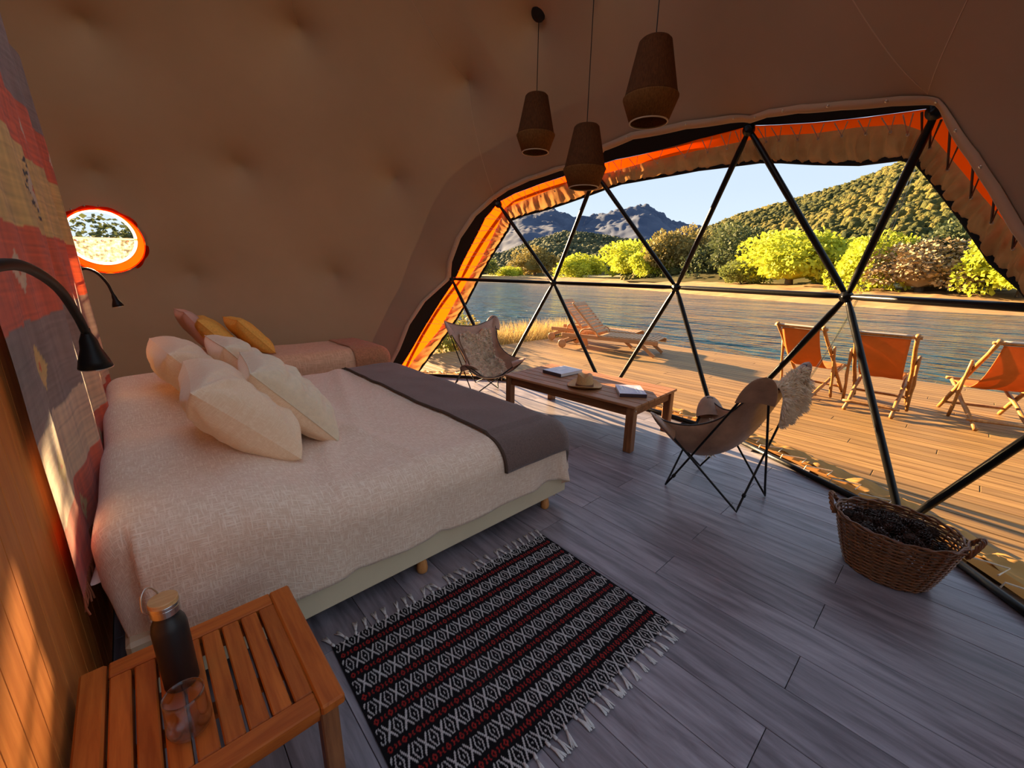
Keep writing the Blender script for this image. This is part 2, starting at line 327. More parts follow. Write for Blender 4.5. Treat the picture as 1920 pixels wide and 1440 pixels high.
def xf(g, mtx): return [tuple(mtx @ Vector(p)) for p in g[0]], g[1]
def mv(g, d): return [(p[0] + d[0], p[1] + d[1], p[2] + d[2]) for p in g[0]], g[1]
def box(c, s, b=0.0):
    x, y, z = s[0] / 2, s[1] / 2, s[2] / 2
    if b <= 0:
        V = [(c[0] + i * x, c[1] + j * y, c[2] + k * z) for i in (-1, 1) for j in (-1, 1) for k in (-1, 1)]
        return V, [(0, 1, 3, 2), (4, 6, 7, 5), (0, 4, 5, 1), (2, 3, 7, 6), (0, 2, 6, 4), (1, 5, 7, 3)]
    b = min(b, x * .49, y * .49, z * .49); V = []; ix = {}
    for i in (-1, 1):
        for j in (-1, 1):
            for k in (-1, 1):
                for a in range(3):
                    d = [b, b, b]; d[a] = 0
                    ix[i, j, k, a] = len(V); V.append((c[0] + i * (x - d[0]), c[1] + j * (y - d[1]), c[2] + k * (z - d[2])))
    F = []
    for i in (-1, 1): F.append([ix[i, j, k, 0] for j, k in ((-1, -1), (1, -1), (1, 1), (-1, 1))][::i])
    for j in (-1, 1): F.append([ix[i, j, k, 1] for i, k in ((-1, -1), (-1, 1), (1, 1), (1, -1))][::j])
    for k in (-1, 1): F.append([ix[i, j, k, 2] for i, j in ((-1, -1), (1, -1), (1, 1), (-1, 1))][::k])
    for j in (-1, 1):
        for k in (-1, 1):
            F.append([ix[-1, j, k, 1], ix[1, j, k, 1], ix[1, j, k, 2], ix[-1, j, k, 2]])
            F.append([ix[j, -1, k, 0], ix[j, 1, k, 0], ix[j, 1, k, 2], ix[j, -1, k, 2]])
            F.append([ix[j, k, -1, 0], ix[j, k, 1, 0], ix[j, k, 1, 1], ix[j, k, -1, 1]])
    for i in (-1, 1):
        for j in (-1, 1):
            for k in (-1, 1): F.append([ix[i, j, k, 0], ix[i, j, k, 1], ix[i, j, k, 2]])
    return V, [tuple(q) for q in F]
def tube(path, r, seg=8, closed=False, cap=True):
    P = [Vector(p) for p in path]; n = len(P); V, F = [], []
    rr = r if hasattr(r, '__len__') else [r] * n
    up = None
    for i in range(n):
        a = P[(i - 1) % n] if (closed or i) else P[0]; b = P[(i + 1) % n] if (closed or i < n - 1) else P[-1]
        t = (b - a); t = t.normalized() if t.length > 1e-9 else Vector((0, 0, 1))
        if up is None: up = Vector((0, 0, 1)) if abs(t.z) < .9 else Vector((1, 0, 0))
        s = t.cross(up)
        if s.length < 1e-6: s = t.orthogonal()
        s.normalize(); up = s.cross(t).normalized()
        for k in range(seg):
            an = 2 * PI * k / seg; V.append(tuple(P[i] + (s * math.cos(an) + up * math.sin(an)) * rr[i]))
    for i in range(n if closed else n - 1):
        j = (i + 1) % n
        for k in range(seg): F.append((i * seg + k, i * seg + (k + 1) % seg, j * seg + (k + 1) % seg, j * seg + k))
    if cap and not closed:
        F.append(tuple(range(seg))[::-1]); F.append(tuple((n - 1) * seg + k for k in range(seg)))
    return V, F
def lathe(prof, seg=32, cap0=False, cap1=False):
    V, F = [], []
    for r, z in prof:
        for k in range(seg): a = 2 * PI * k / seg; V.append((r * math.cos(a), r * math.sin(a), z))
    for i in range(len(prof) - 1):
        for k in range(seg): F.append((i * seg + k, i * seg + (k + 1) % seg, (i + 1) * seg + (k + 1) % seg, (i + 1) * seg + k))
    if cap0: F.append(tuple(range(seg))[::-1])
    if cap1: F.append(tuple((len(prof) - 1) * seg + k for k in range(seg)))
    return V, F
def grid(fn, nu, nv, closeu=False):
    """fn(u,v) with u,v in 0..1"""
    V = [fn(i / nu, j / nv) for j in range(nv + 1) for i in range(nu + (0 if closeu else 1))]
    w = nu if closeu else nu + 1
    F = [(j * w + i, j * w + (i + 1) % w, (j + 1) * w + (i + 1) % w, (j + 1) * w + i) for j in range(nv) for i in range(nu)]
    return V, F
def smooth_path(pts, n=8):
    P = [Vector(p) for p in pts]; out = []
    for i in range(len(P) - 1):
        a = P[i - 1] if i else P[0] * 2 - P[1]; b = P[i]; c = P[i + 1]; d = P[i + 2] if i + 2 < len(P) else P[-1] * 2 - P[-2]
        for k in range(n):
            t = k / n; out.append(.5 * ((2 * b) + (c - a) * t + (2 * a - 5 * b + 4 * c - d) * t * t + (3 * b - a - 3 * c + d) * t ** 3))
    out.append(P[-1]); return out
def bar(a, b, w, h):
    """square-section bar from a to b"""
    a, b = Vector(a), Vector(b); t = (b - a); L = t.length; t.normalize()
    s = t.cross(Vector((0, 0, 1)));
    if s.length < 1e-4: s = Vector((1, 0, 0))
    s.normalize(); u = s.cross(t)
    mt = Matrix(((t.x, s.x, u.x, (a.x + b.x) / 2), (t.y, s.y, u.y, (a.y + b.y) / 2), (t.z, s.z, u.z, (a.z + b.z) / 2), (0, 0, 0, 1)))
    return xf(box((0, 0, 0), (L, w, h), min(w, h) * .12), mt)
def nz(x, y=0.0, z=0.0, s=1.0): return mnoise.noise(Vector((x * s, y * s, z * s)))
def sstep(a, b, x):
    t = min(1, max(0, (x - a) / (b - a))); return t * t * (3 - 2 * t)
def copy_tree(o, parent=None):
    c = o.copy(); COL.objects.link(c); c.parent = parent
    for ch in o.children: copy_tree(ch, c)
    return c
def kids(o): return [c for c in bpy.data.objects if c.parent == o]

# ------------------------------------------------------------------ dome numbers
DC = np.array([.25, 2.36, .65]); DR = 3.796
def dome(th, ph, r):
    a, b = math.radians(th), math.radians(ph)
    return (DC[0] + r * math.cos(b) * math.cos(a), DC[1] + r * math.cos(b) * math.sin(a), DC[2] + r * math.sin(b))
CURVE = np.array([  # window surround: lining edge, cover edge, canvas/ruffle seam, film edge  (azimuth, elevation from dome centre)
 [53.2,-11.16,52.98,-12.38,51.61,-12.75,49.09,-12.98],[49.26,-4.08,48.66,-6.15,47.31,-6.73,44.7,-7.02],[47.0,1.13,44.5,.64,41.85,-.46,39.22,.17],
 [43.46,6.04,41.11,5.63,38.48,5.08,35.89,5.15],[38.42,10.32,38.05,9.62,35.28,9.89,33.04,9.93],[37.3,13.86,35.95,13.35,32.54,13.48,30.03,14.29],
 [34.61,18.57,33.06,17.52,29.68,17.58,27.25,17.65],[31.0,22.42,30.33,21.27,27.52,20.63,25.57,19.66],[27.23,24.76,27.27,23.8,26.22,22.66,25.19,20.84],
 [23.42,26.49,23.74,25.04,22.78,23.66,22.02,21.62],[18.25,27.89,18.3,26.21,17.71,24.89,17.06,22.41],[12.1,28.67,12.59,27.08,12.45,25.91,11.34,23.51],
 [6.0,28.6,6.69,27.78,6.87,26.33,5.92,24.5],[2.88,30.25,3.45,28.07,3.56,26.65,2.93,24.91],[-3.15,30.94,-1.76,28.03,-1.68,26.95,-1.75,24.95],
 [-11.81,30.24,-10.46,28.11,-9.86,26.87,-9.89,24.83],[-17.03,29.13,-15.48,27.96,-14.84,26.61,-15.2,24.42],[-19.34,28.42,-17.9,27.8,-18.01,26.39,-18.33,24.14],
 [-22.52,28.52,-20.87,27.09,-20.63,26.07,-20.9,23.62],[-26.74,27.93,-25.02,26.17,-24.49,25.25,-24.46,22.72],[-30.91,26.82,-29.25,25.33,-28.76,24.61,-29.01,21.69],
 [-34.52,25.59,-32.97,24.62,-32.68,23.74,-32.7,21.29],[-36.91,24.45,-35.64,24.12,-34.73,22.45,-34.04,20.61],[-38.66,22.63,-37.22,22.42,-36.25,20.15,-35.33,18.75],
 [-40.64,20.36,-39.23,20.13,-38.24,17.24,-37.27,15.9],[-42.23,18.04,-40.84,17.77,-39.91,15.04,-39.42,12.66],[-43.82,15.3,-42.47,14.89,-41.67,12.6,-41.47,10.77],
 [-47.5,10.2,-46.6,9.7,-45.6,8.2,-44.8,6.8],[-52.0,4.0,-51.3,3.4,-50.0,2.0,-48.6,1.0],[-57.5,-4.0,-57.0,-4.6,-55.6,-5.6,-54.2,-6.2],[-62.0,-11.0,-61.6,-12.0,-60.2,-12.4,-58.8,-12.6]])
HUB = {'N1': (38.25, 10.19), 'N2': (17.02, 9.9), 'N3': (-5.86, 9.77), 'N4': (-28.54, 9.65), 'N5': (-50.6, 9.7),
       'U1': (26.83, 23.69), 'U2': (6.77, 26.9), 'U3': (-18.18, 27.63), 'U4': (-36.38, 24.0),
       'F0': (51.0, -9.86), 'F1': (27.91, -9.88), 'F2': (4.75, -9.82), 'F3': (-15.6, -9.9), 'F4': (-38.68, -9.82), 'F5': (-61.0, -9.86)}
DIMPLES = [(93.52, 43.36), (59.82, 48.43), (27.94, 41.72), (47.29, 28.27), (74.96, 28.6), (94.88, 25.17), (84.9, 10.39), (61.61, 10.68), (10.46, 46.14), (-12, 48), (-45, 42)]
PORT = (95.51, 15.9); PORT_R = .305
FLOOR_PH = math.degrees(math.asin(-.65 / DR))
def unit(th, ph): return (np.array(dome(th, ph, 1.0)) - DC)
_HUBV = [unit(*d) for d in DIMPLES] + [unit(*HUB[k]) for k in ('N1', 'U1', 'U2', 'U3', 'U4')]
_W = [1.0] * len(DIMPLES) + [.9] * 5
def lining_r(d):
    g = 0.0
    for h, w in zip(_HUBV, _W):
        c = math.sqrt(max(0, 2 - 2 * float(d @ h))) * DR
        if c < .80: g = max(g, w * (.45 * (1 - c / .80) ** 2 + .55 * (1 - c / .80) ** 5))
    return DR - .185 + .20 * g
def curve_low(k):
    xs = CURVE[:, k * 2][::-1]; ys = CURVE[:, k * 2 + 1][::-1]
    return lambda th: float(np.interp(th, xs, ys)) if xs[0] < th < xs[-1] else FLOOR_PH - .3
ADDED_REAR = (-124, -64, 46.0)     # opening for an unseen clear panel behind the camera, added for daylight

def apex_at(th): return 63.0        # crown left open for an unseen skylight, added to bring daylight in
def shell(nth, nph, rfun, low, holes=True):
    V, F = [], []; ok = []
    ths = np.linspace(-180, 180, nth, endpoint=False); pd = unit(*PORT)
    for i, th in enumerate(ths):
        l = low(th); apex = apex_at(th)
        if ADDED_REAR[0] < th < ADDED_REAR[1]: l = apex - .6
        for j in range(nph + 1):
            t = j / nph; ph = l + (apex - l) * t
            d = unit(th, ph); r = rfun(d); p = DC + d * r
            if holes:
                q = d - pd * float(d @ pd); dist = float(np.linalg.norm(q)) * r
                if float(d @ pd) > 0 and dist < PORT_R:
                    inside = dist < PORT_R * .82
                    if not inside:
                        dd = pd + q / max(1e-6, np.linalg.norm(q)) * (PORT_R / r); dd /= np.linalg.norm(dd); p = DC + dd * r
                    ok.append(not inside)
                else: ok.append(True)
            else: ok.append(True)
            V.append(tuple(p))
    w = nph + 1
    for i in range(nth):
        a = i * w; b = ((i + 1) % nth) * w
        for j in range(nph):
            q = (a + j, a + j + 1, b + j + 1, b + j)
            if all(ok[k] for k in q): F.append(q)
    return V, F

# ------------------------------------------------------------------ setting: ground, deck, floor
ground = part('ground', ([], []), 'meadow')
def _ground():
    # low meadow on the dome's side of the river
    def fn(u, v):
        x = -60 + 68.3 * u; y = -40 + 160 * v
        return (x, y, -.42 + .10 * nz(x, y, 0, .3) - .25 * sstep(5.0, 8.3, x))
    return grid(fn, 60, 120)
ground.data = mesh('ground', _ground(), 'meadow', True); ground['kind'] = 'structure'
river = part('river', grid(lambda u, v: (8.0 + 190 * u, -120 + 420 * v, -.80), 8, 8), 'water'); river['kind'] = 'structure'

floor = part('floor', ([], []), 'joist'); floor['kind'] = 'structure'
_fl = [(DC[0] + 3.81 * math.cos(a), DC[1] + 3.81 * math.sin(a)) for a in np.linspace(0, 2 * PI, 72, endpoint=False)]
floor.data = mesh('floor', ([(x, y, -.0125) for x, y in _fl] + [(x, y, -.09) for x, y in _fl], [tuple(range(72))] + [(i, i + 72, (i + 1) % 72 + 72, (i + 1) % 72) for i in range(72)]), 'joist')
PW, PL = .1942, 1.2096
_pm = {}
def clip_circle(x, y0, y1, r):
    d = r * r - (x - DC[0]) ** 2
    if d <= 0: return None
    h = math.sqrt(d); a, b = max(y0, DC[1] - h), min(y1, DC[1] + h)
    return (a, b) if b - a > .05 else None
for row in range(-2, 21):
    xa = .9052 + (row - 4) * PW; xc = xa + PW / 2
    ph = .1735 if row % 2 else .7783
    # rows alternate: joints at y = .1735 + k*1.2096 or .7783 + k*1.2096
    ph = .1735 + (.6048 if (row % 2 == 0) else 0)
    if xc < -.2: continue
    for k in range(-3, 5):
        c = clip_circle(xa + (PW if xc > DC[0] else 0), ph + k * PL, ph + (k + 1) * PL, 3.82)
        if not c: continue
        ln = c[1] - c[0] - .0022
        key = round(ln, 3)
        if key not in _pm: _pm[key] = mesh('plank', box((0, 0, 0), (PW - .0022, ln, .012), .0012), 'plank')
        part('plank', _pm[key], 'plank', floor, loc=(xc, (c[0] + c[1]) / 2, -.006))

deck = part('floor_deck', box((5.0, .9, -.11), (6.9, 11.2, .02)), 'joist'); deck['kind'] = 'structure'
DW = .135; _dm = {}
def deck_board(xc, y0, y1):
    ln = round(y1 - y0 - .0025, 3)
    if ln < .1: return
    if ln not in _dm: _dm[ln] = mesh('board', box((0, 0, 0), (DW - .009, ln, .032), .004), 'deck')
    part('board', _dm[ln], 'deck', deck, loc=(xc, (y0 + y1) / 2, -.046))
_row = 0
for xc in np.arange(1.7, 8.42, DW):
    _row += 1
    segs = []
    d = 3.80 ** 2 - (max(abs(xc - DC[0]) - DW / 2, 0)) ** 2
    if d > 0:
        h = math.sqrt(d); segs = [(-4.6, DC[1] - h), (DC[1] + h, 6.40)]
    else: segs = [(-4.6, 6.40)]
    for a, b in segs:
        cuts = [a] + [y for y in np.arange(-4.6 + (_row * 1.37) % 3.3, 6.4, 3.3) if a + .25 < y < b - .25] + [b]
        for y0, y1 in zip(cuts[:-1], cuts[1:]): deck_board(xc, y0, y1)

# ------------------------------------------------------------------ dome shell
ceiling = part('ceiling', shell(540, 112, lining_r, curve_low(0)), 'lining', smooth=True); ceiling['kind'] = 'structure'
def ribbon(k, r, w, nsub=6, out=False):
    """a hem band that follows curve k, w degrees wide"""
    pts = []
    for i in range(len(CURVE) - 1):
        for s in range(nsub): t = s / nsub; pts.append(CURVE[i, 2 * k:2 * k + 2] * (1 - t) + CURVE[i + 1, 2 * k:2 * k + 2] * t)
    pts.append(CURVE[-1, 2 * k:2 * k + 2]); V, F = [], []
    cen = np.array((-5.0, 8.0))
    for i, p in enumerate(pts):
        n = np.array(p) - cen; n /= np.linalg.norm(n)
        q = np.array(p) + n * w
        V += [dome(p[0], p[1], r(unit(*p))), dome(q[0], q[1], r(unit(*q)) - .004)]
        if i: F.append((2 * i - 2, 2 * i - 1, 2 * i + 1, 2 * i))
    return (V, F), pts
_rib, _pA = ribbon(0, lambda d: lining_r(d) - .004, .85)
part('hem_band', _rib, 'hem', ceiling, smooth=True, solid=.004)
part('hem_piping', tube([dome(p[0], p[1], lining_r(unit(*p))) for p in _pA], .006, 6), 'rim', ceiling, smooth=True)
for _s in ((27.94, 41.72, 37, 62.5), (26.83, 24.6, 27.94, 41.72), (-36.9, 25.4, -26, 62.5), (-36.9, 25.4, -62, 46), (59.82, 48.43, 58, 62.5)):
    part('lining_seam', tube([dome(_q[0], _q[1], lining_r(unit(*_q)) + .0012) for _q in [(_s[0] + (_s[2] - _s[0]) * t, _s[1] + (_s[3] - _s[1]) * t) for t in np.linspace(0, 1, 40)]], .0035, 5), 'hem', ceiling, smooth=True)
_sn = mesh('snap', lathe([(.0, .006), (.006, .005), (.009, .001), (.009, -.003)], 10), 'snap', True)
for i in range(6, len(_pA) - 30, 7):
    p = _pA[i]; n = np.array(p) - np.array((-5., 8.)); n /= np.linalg.norm(n); q = np.array(p) + n * .5
    o = part('snap', _sn, 'snap', ceiling); d = unit(*q)
    o.location = tuple(DC + d * (lining_r(d) - .008)); o.rotation_euler = Vector(-d).to_track_quat('Z', 'Y').to_euler()
def flap():
    V, F = [], []; n = 0; cen = np.array((-5.0, 8.0)); P = []
    for i in range(len(CURVE) - 1):
        for q in range(6): P.append(CURVE[i, 2:4] * (1 - q / 6) + CURVE[i + 1, 2:4] * q / 6)
    P.append(CURVE[-1, 2:4])
    for i, p in enumerate(P):
        nn = p - cen; nn /= np.linalg.norm(nn)
        for j in range(6):
            q = p + nn * 2.4 * j; V.append(dome(q[0], q[1], DR + .06 - .012 * j))
        if i:
            for j in range(5): F.append((6 * i - 6 + j, 6 * i - 5 + j, 6 * i + 1 + j, 6 * i + j))
    return V, F
cover = part('wall_cover', flap(), 'cover', smooth=True); cover['kind'] = 'structure'
sk = part('added_skylight', grid(lambda u, v: dome(360 * u, apex_at(360 * u) - .3 + (90.2 - apex_at(360 * u)) * v, DR - .19), 96, 8, True), 'film', smooth=True); sk['kind'] = 'structure'  # unseen skylight, added to brighten the bed from above
sk2 = part('added_rear_panel', grid(lambda u, v: dome(-124.5 + 61 * u, FLOOR_PH + (62.8 - FLOOR_PH) * v, DR - .19), 30, 24), 'film', smooth=True); sk2['kind'] = 'structure'  # unseen rear panel, added to let more daylight onto the bed
for _a in (-124, -94, -64): part('added_mullion', tube([dome(_a, FLOOR_PH + (62.8 - FLOOR_PH) * v, DR - .20) for v in np.linspace(0, 1, 14)], .022, 8), 'steel', sk2, smooth=True)
part('added_ring', tube([dome(a, apex_at(a), DR - .20) for a in np.linspace(0, 360, 120, endpoint=False)], .03, 8, True), 'hem', sk, smooth=True)

# ------------------------------------------------------------------ big window: canvas border, gathers, film, lacing
win = thing('window_1', 'large clear window of the dome with orange laced canvas border', None, (0, 0, 0), kind='structure')
def loft(ka, kb, ra, rb, nsub=10, nrow=6, wav=None):
    V, F = [], []; cols = []
    n = len(CURVE) - 1
    for i in range(n):
        for s in range(nsub + (1 if i == n - 1 else 0)): cols.append(i + s / nsub)
    for ci, t in enumerate(cols):
        i = min(int(t), n - 1); f = t - i
        a = CURVE[i, 2 * ka:2 * ka + 2] * (1 - f) + CURVE[i + 1, 2 * ka:2 * ka + 2] * f
        b = CURVE[i, 2 * kb:2 * kb + 2] * (1 - f) + CURVE[i + 1, 2 * kb:2 * kb + 2] * f
        for j in range(nrow + 1):
            u = j / nrow; p = a * (1 - u) + b * u; r = ra * (1 - u) + rb * u
            if wav: r += wav(t, u)
            V.append(dome(p[0], p[1], r))
    w = nrow + 1
    for c in range(len(cols) - 1):
        for j in range(nrow): F.append((c * w + j, c * w + j + 1, (c + 1) * w + j + 1, (c + 1) * w + j))
    return V, F
part('canvas_border', loft(1, 2, DR + .055, DR + .075, 8, 4, lambda t, u: .006 * nz(t * 2.1, u * 2) * (1 - u)), 'orange', win, smooth=True)
part('gathered_border', loft(2, 3, DR + .0752, DR + .050, 30, 8, lambda t, u: -abs(.045 * math.sin(t * 7.3 + 1.8 * nz(t * 2, u)) + .035 * nz(t * 6.3, u * .8) + .016 * nz(t * 15, u * 2)) * math.sin(PI * u * .92)), 'ruffle', win, smooth=True)
part('edge_binding', tube([dome(a, b, DR + .052) for i in range(len(CURVE) - 1) for a, b in [tuple(CURVE[i, 6:8] * (1 - s / 4) + CURVE[i + 1, 6:8] * s / 4) for s in range(4)]], .017, 6), 'cover', win, smooth=True)
def film_patch():
    lo = FLOOR_PH + .4; f = curve_low(2); V, F = [], []
    ths = np.linspace(50.5, -59.5, 56)
    for th in ths:
        hi = max(lo + .2, f(th))
        for j in range(15):
            t = j / 14; ph = lo + (hi - lo) * t; V.append(dome(th, ph, DR + .078 - .02 * math.cos(math.radians(th * 8)) * math.sin(PI * t)))
    for i in range(len(ths) - 1):
        for j in range(14): F.append((i * 15 + j, i * 15 + j + 1, (i + 1) * 15 + j + 1, (i + 1) * 15 + j))
    return V, F
part('pane', film_patch(), 'film', win, smooth=True)
def seam(th0, ph0, th1, ph1):
    pts = [dome(th0 + (th1 - th0) * t, ph0 + (ph1 - ph0) * t, DR + .082) for t in np.linspace(0, 1, 14)]
    return tube(pts, .007, 4)
for s in ((-23.6, -3.0, -34.0, 22.0), (24.6, 20.0, 18.0, 9.0)): part('film_seam', seam(*s), 'seam', win, smooth=True)
def cv(k, t):
    i = min(int(t), len(CURVE) - 2); f = t - i
    return CURVE[i, 2 * k:2 * k + 2] * (1 - f) + CURVE[i + 1, 2 * k:2 * k + 2] * f
_gm = mesh('grommet', lathe([(.004, 0), (.007, .003), (.010, 0)], 10), 'snap', True)
for n_, t in enumerate(np.concatenate([np.arange(1.0, 8, .62), np.arange(8.2, 22, .55), np.arange(22.3, 27, .8)])):
    step = .3 if t < 22 else .42
    a0 = cv(1, t - step * .5); a1 = cv(1, t + step * .5); b = cv(2, t) * .86 + cv(3, t) * .14
    pa0, pa1, pb = dome(*a0, DR + .012), dome(*a1, DR + .012), dome(*b, DR + .040)
    cm = 'cord' if t < 21.5 else 'cordd'
    part('lacing_cord', tube([pa0, pb, pa1], .0035 if t < 21.5 else .006, 5), cm, win)
    o = part('grommet', _gm, 'snap', win); d = unit(*b); o.location = pb; o.rotation_euler = Vector(-d).to_track_quat('Z', 'Y').to_euler()
# skirt along the floor: rail-side canvas, gathers lying on the deck, lacing
def skirt(r0, r1, z0, z1, th0=50, th1=-60, n=300, rows=6, wav=0.0):
    def fn(u, v):
        th = th0 + (th1 - th0) * u; a = math.radians(th)
        r = r0 + (r1 - r0) * v; z = z0 + (z1 - z0) * v
        if wav:
            k = math.sin(th * 1.55 + 2 * nz(th * .21)) * .55 + nz(th * .55, v * 2) + .6 * nz(th * 1.7, v * 3)
            z += wav * max(-.6, k) * math.sin(PI * (.15 + .8 * v)); r += .02 * nz(th * .4, 3.3) + .012 * k * v
        return (DC[0] + r * math.cos(a), DC[1] + r * math.sin(a), z)
    return grid(fn, n, rows)
part('canvas_border', skirt(3.735, 3.86, .026, .010, n=160), 'tanorange', win, smooth=True)
part('gathered_border', skirt(3.855, 4.09, .012, -.020, wav=.036, n=420, rows=9), 'tanruffle', win, smooth=True)
for th in np.arange(46, -58, -3.1):
    a, b = math.radians(th), math.radians(th - 1.1); c = math.radians(th - 2.2)
    f = lambda an, r, z: (DC[0] + r * math.cos(an), DC[1] + r * math.sin(an), z)
    part('lacing_cord', tube([f(a, 3.70, .01), f(a, 3.72, .052), f(b, 3.885, .030), f(c, 3.75, .045)], .0045, 5), 'cord', win)

# ------------------------------------------------------------------ porthole
port = thing('window_2', 'small round porthole with orange canvas rim in the dome lining', None, (0, 0, 0), kind='structure')
_pd = Vector(unit(*PORT)); _pu = Vector((0, 0, 1)); _px = _pd.cross(_pu).normalized() * -1; _py = _pd.cross(_px).normalized()
if _py.z < 0: _py = -_py
def pp(x, y, r): return tuple(Vector(DC) + _pd * r + _px * x + _py * y)
def ring(r0, r1, d0, d1, seg=64, sc=0.0):
    V, F = [], []
    for k in range(seg):
        a = 2 * PI * k / seg; q = 1 + sc * abs(math.sin(a * 6))
        V += [pp(r0 * math.cos(a), r0 * math.sin(a), d0), pp(r1 * q * math.cos(a), r1 * q * math.sin(a), d1)]
        n = (k + 1) % seg; F.append((2 * k, 2 * k + 1, 2 * n + 1, 2 * n))
    return V, F
_lr = lining_r(np.array(_pd))
part('canvas_rim', ring(.27, .30, _lr + .17, _lr - .004, sc=.035), 'orange', port, smooth=True)
part('rim_flange', ring(.295, .322, _lr - .006, _lr - .004, sc=.045), 'orange', port)
part('white_border', ring(.245, .275, _lr + .17, _lr + .165), 'glowrim', port)
part('pane', ([pp(.27 * math.cos(a), .27 * math.sin(a), _lr + .18) for a in np.linspace(0, 2 * PI, 48, endpoint=False)], [tuple(range(48))]), 'film', port)
part('lower_film', ([pp(.262 * math.cos(a), min(-.02, .262 * math.sin(a)), _lr + .176) for a in np.linspace(-PI, 0, 40)], [tuple(range(40))]), 'haze', port)
part('crossbar', ([pp(x, y, _lr + .172) for x, y in ((-.27, -.012), (.27, -.028), (.27, -.008), (-.27, .008))], [(0, 1, 2, 3)]), 'glowrim', port, solid=.004)
for k in range(3):
    o = part('grommet', _gm, 'snap', port, loc=pp(-.19 + .19 * k, -.025 - .006 * k, _lr + .168)); o.rotation_euler = (-_pd).to_track_quat('Z', 'Y').to_euler()
for k in range(10):
    a = -1.1 + k * .3
    o = part('snap', _sn, 'snap', port, loc=pp(.335 * math.cos(a), .335 * math.sin(a), _lr - .012)); o.rotation_euler = (-_pd).to_track_quat('Z', 'Y').to_euler()

# ------------------------------------------------------------------ dome frame
frame = thing('dome_frame', 'black steel tube frame of triangles spanning the dome window', 'dome frame', tuple(dome(*HUB['F2'], DR)))
_fo = Vector(frame.location)
def hubp(k): return Vector(dome(*HUB[k], DR))
for a, b in ('N1 N2', 'N2 N3', 'N3 N4', 'N4 N5', 'N1 U1', 'U1 N2', 'N2 U2', 'U2 N3', 'N3 U3', 'U3 N4', 'N4 U4', 'U4 N5', 'U1 U2', 'U2 U3', 'U3 U4',
             'N1 F0', 'N1 F1', 'N2 F1', 'N2 F2', 'N3 F2', 'N3 F3', 'N4 F3', 'N4 F4', 'N5 F4', 'N5 F5') and [s.split() for s in
            ('N1 N2', 'N2 N3', 'N3 N4', 'N4 N5', 'N1 U1', 'U1 N2', 'N2 U2', 'U2 N3', 'N3 U3', 'U3 N4', 'N4 U4', 'U4 N5', 'U1 U2', 'U2 U3', 'U3 U4',
             'N1 F0', 'N1 F1', 'N2 F1', 'N2 F2', 'N3 F2', 'N3 F3', 'N4 F3', 'N4 F4', 'N5 F4', 'N5 F5')]:
    A, B = hubp(a) - _fo, hubp(b) - _fo; d = (B - A).normalized()
    r = .0215
    if a[0] == b[0] == 'U' or (a, b) in (('N1', 'U1'), ('U4', 'N5'), ('N1', 'F0')): r = .016; A = A + Vector(unit(*HUB[a])) * .17; B = B + Vector(unit(*HUB[b])) * .17
    part('strut', tube([A, A + d * .06, A + d * .13, B - d * .13, B - d * .06, B], [r * .62, r * .8, r, r, r * .8, r * .62], 10), 'steel', frame, smooth=True)
for a, b in (('F0', 'F1'), ('F1', 'F2'), ('F2', 'F3'), ('F3', 'F4'), ('F4', 'F5')):
    A, B = hubp(a) - _fo, hubp(b) - _fo; A.z = B.z = .022 - _fo.z
    part('floor_rail', tube([A, B], .020, 10), 'steel', frame, smooth=True)
_hm = mesh('hub', join(lathe([(.0, .034), (.012, .034), (.014, .026), (.034, .024), (.040, .010), (.040, -.012), (.0, -.014)], 14)), 'steel', True)
for k in HUB:
    d = Vector(unit(*HUB[k])); o = part('hub', _hm, 'steel', frame)
    p = hubp(k) - _fo - d * .004
    if k[0] == 'F': p.z += .02
    o.location = p; o.rotation_euler = (-d).to_track_quat('Z', 'Y').to_euler()

# ------------------------------------------------------------------ partition wall behind the bed head
WX = -.262
wall = part('wall_left', box((WX - .05, 1.6, 1.31), (.07, 5.2, 2.60)), 'joist'); wall['kind'] = 'structure'
_wm = mesh('plank', box((0, 0, 0), (.016, .1020, 2.62), .0012), 'cedar')
for k in range(50): part('plank', _wm, 'cedar', wall, loc=(WX - .008, -1.005 + (k + .5) * .1045, 1.31))
part('end_board', box((WX - .045, 4.225, 1.31), (.10, .02, 2.64), .003), 'cedar', wall)

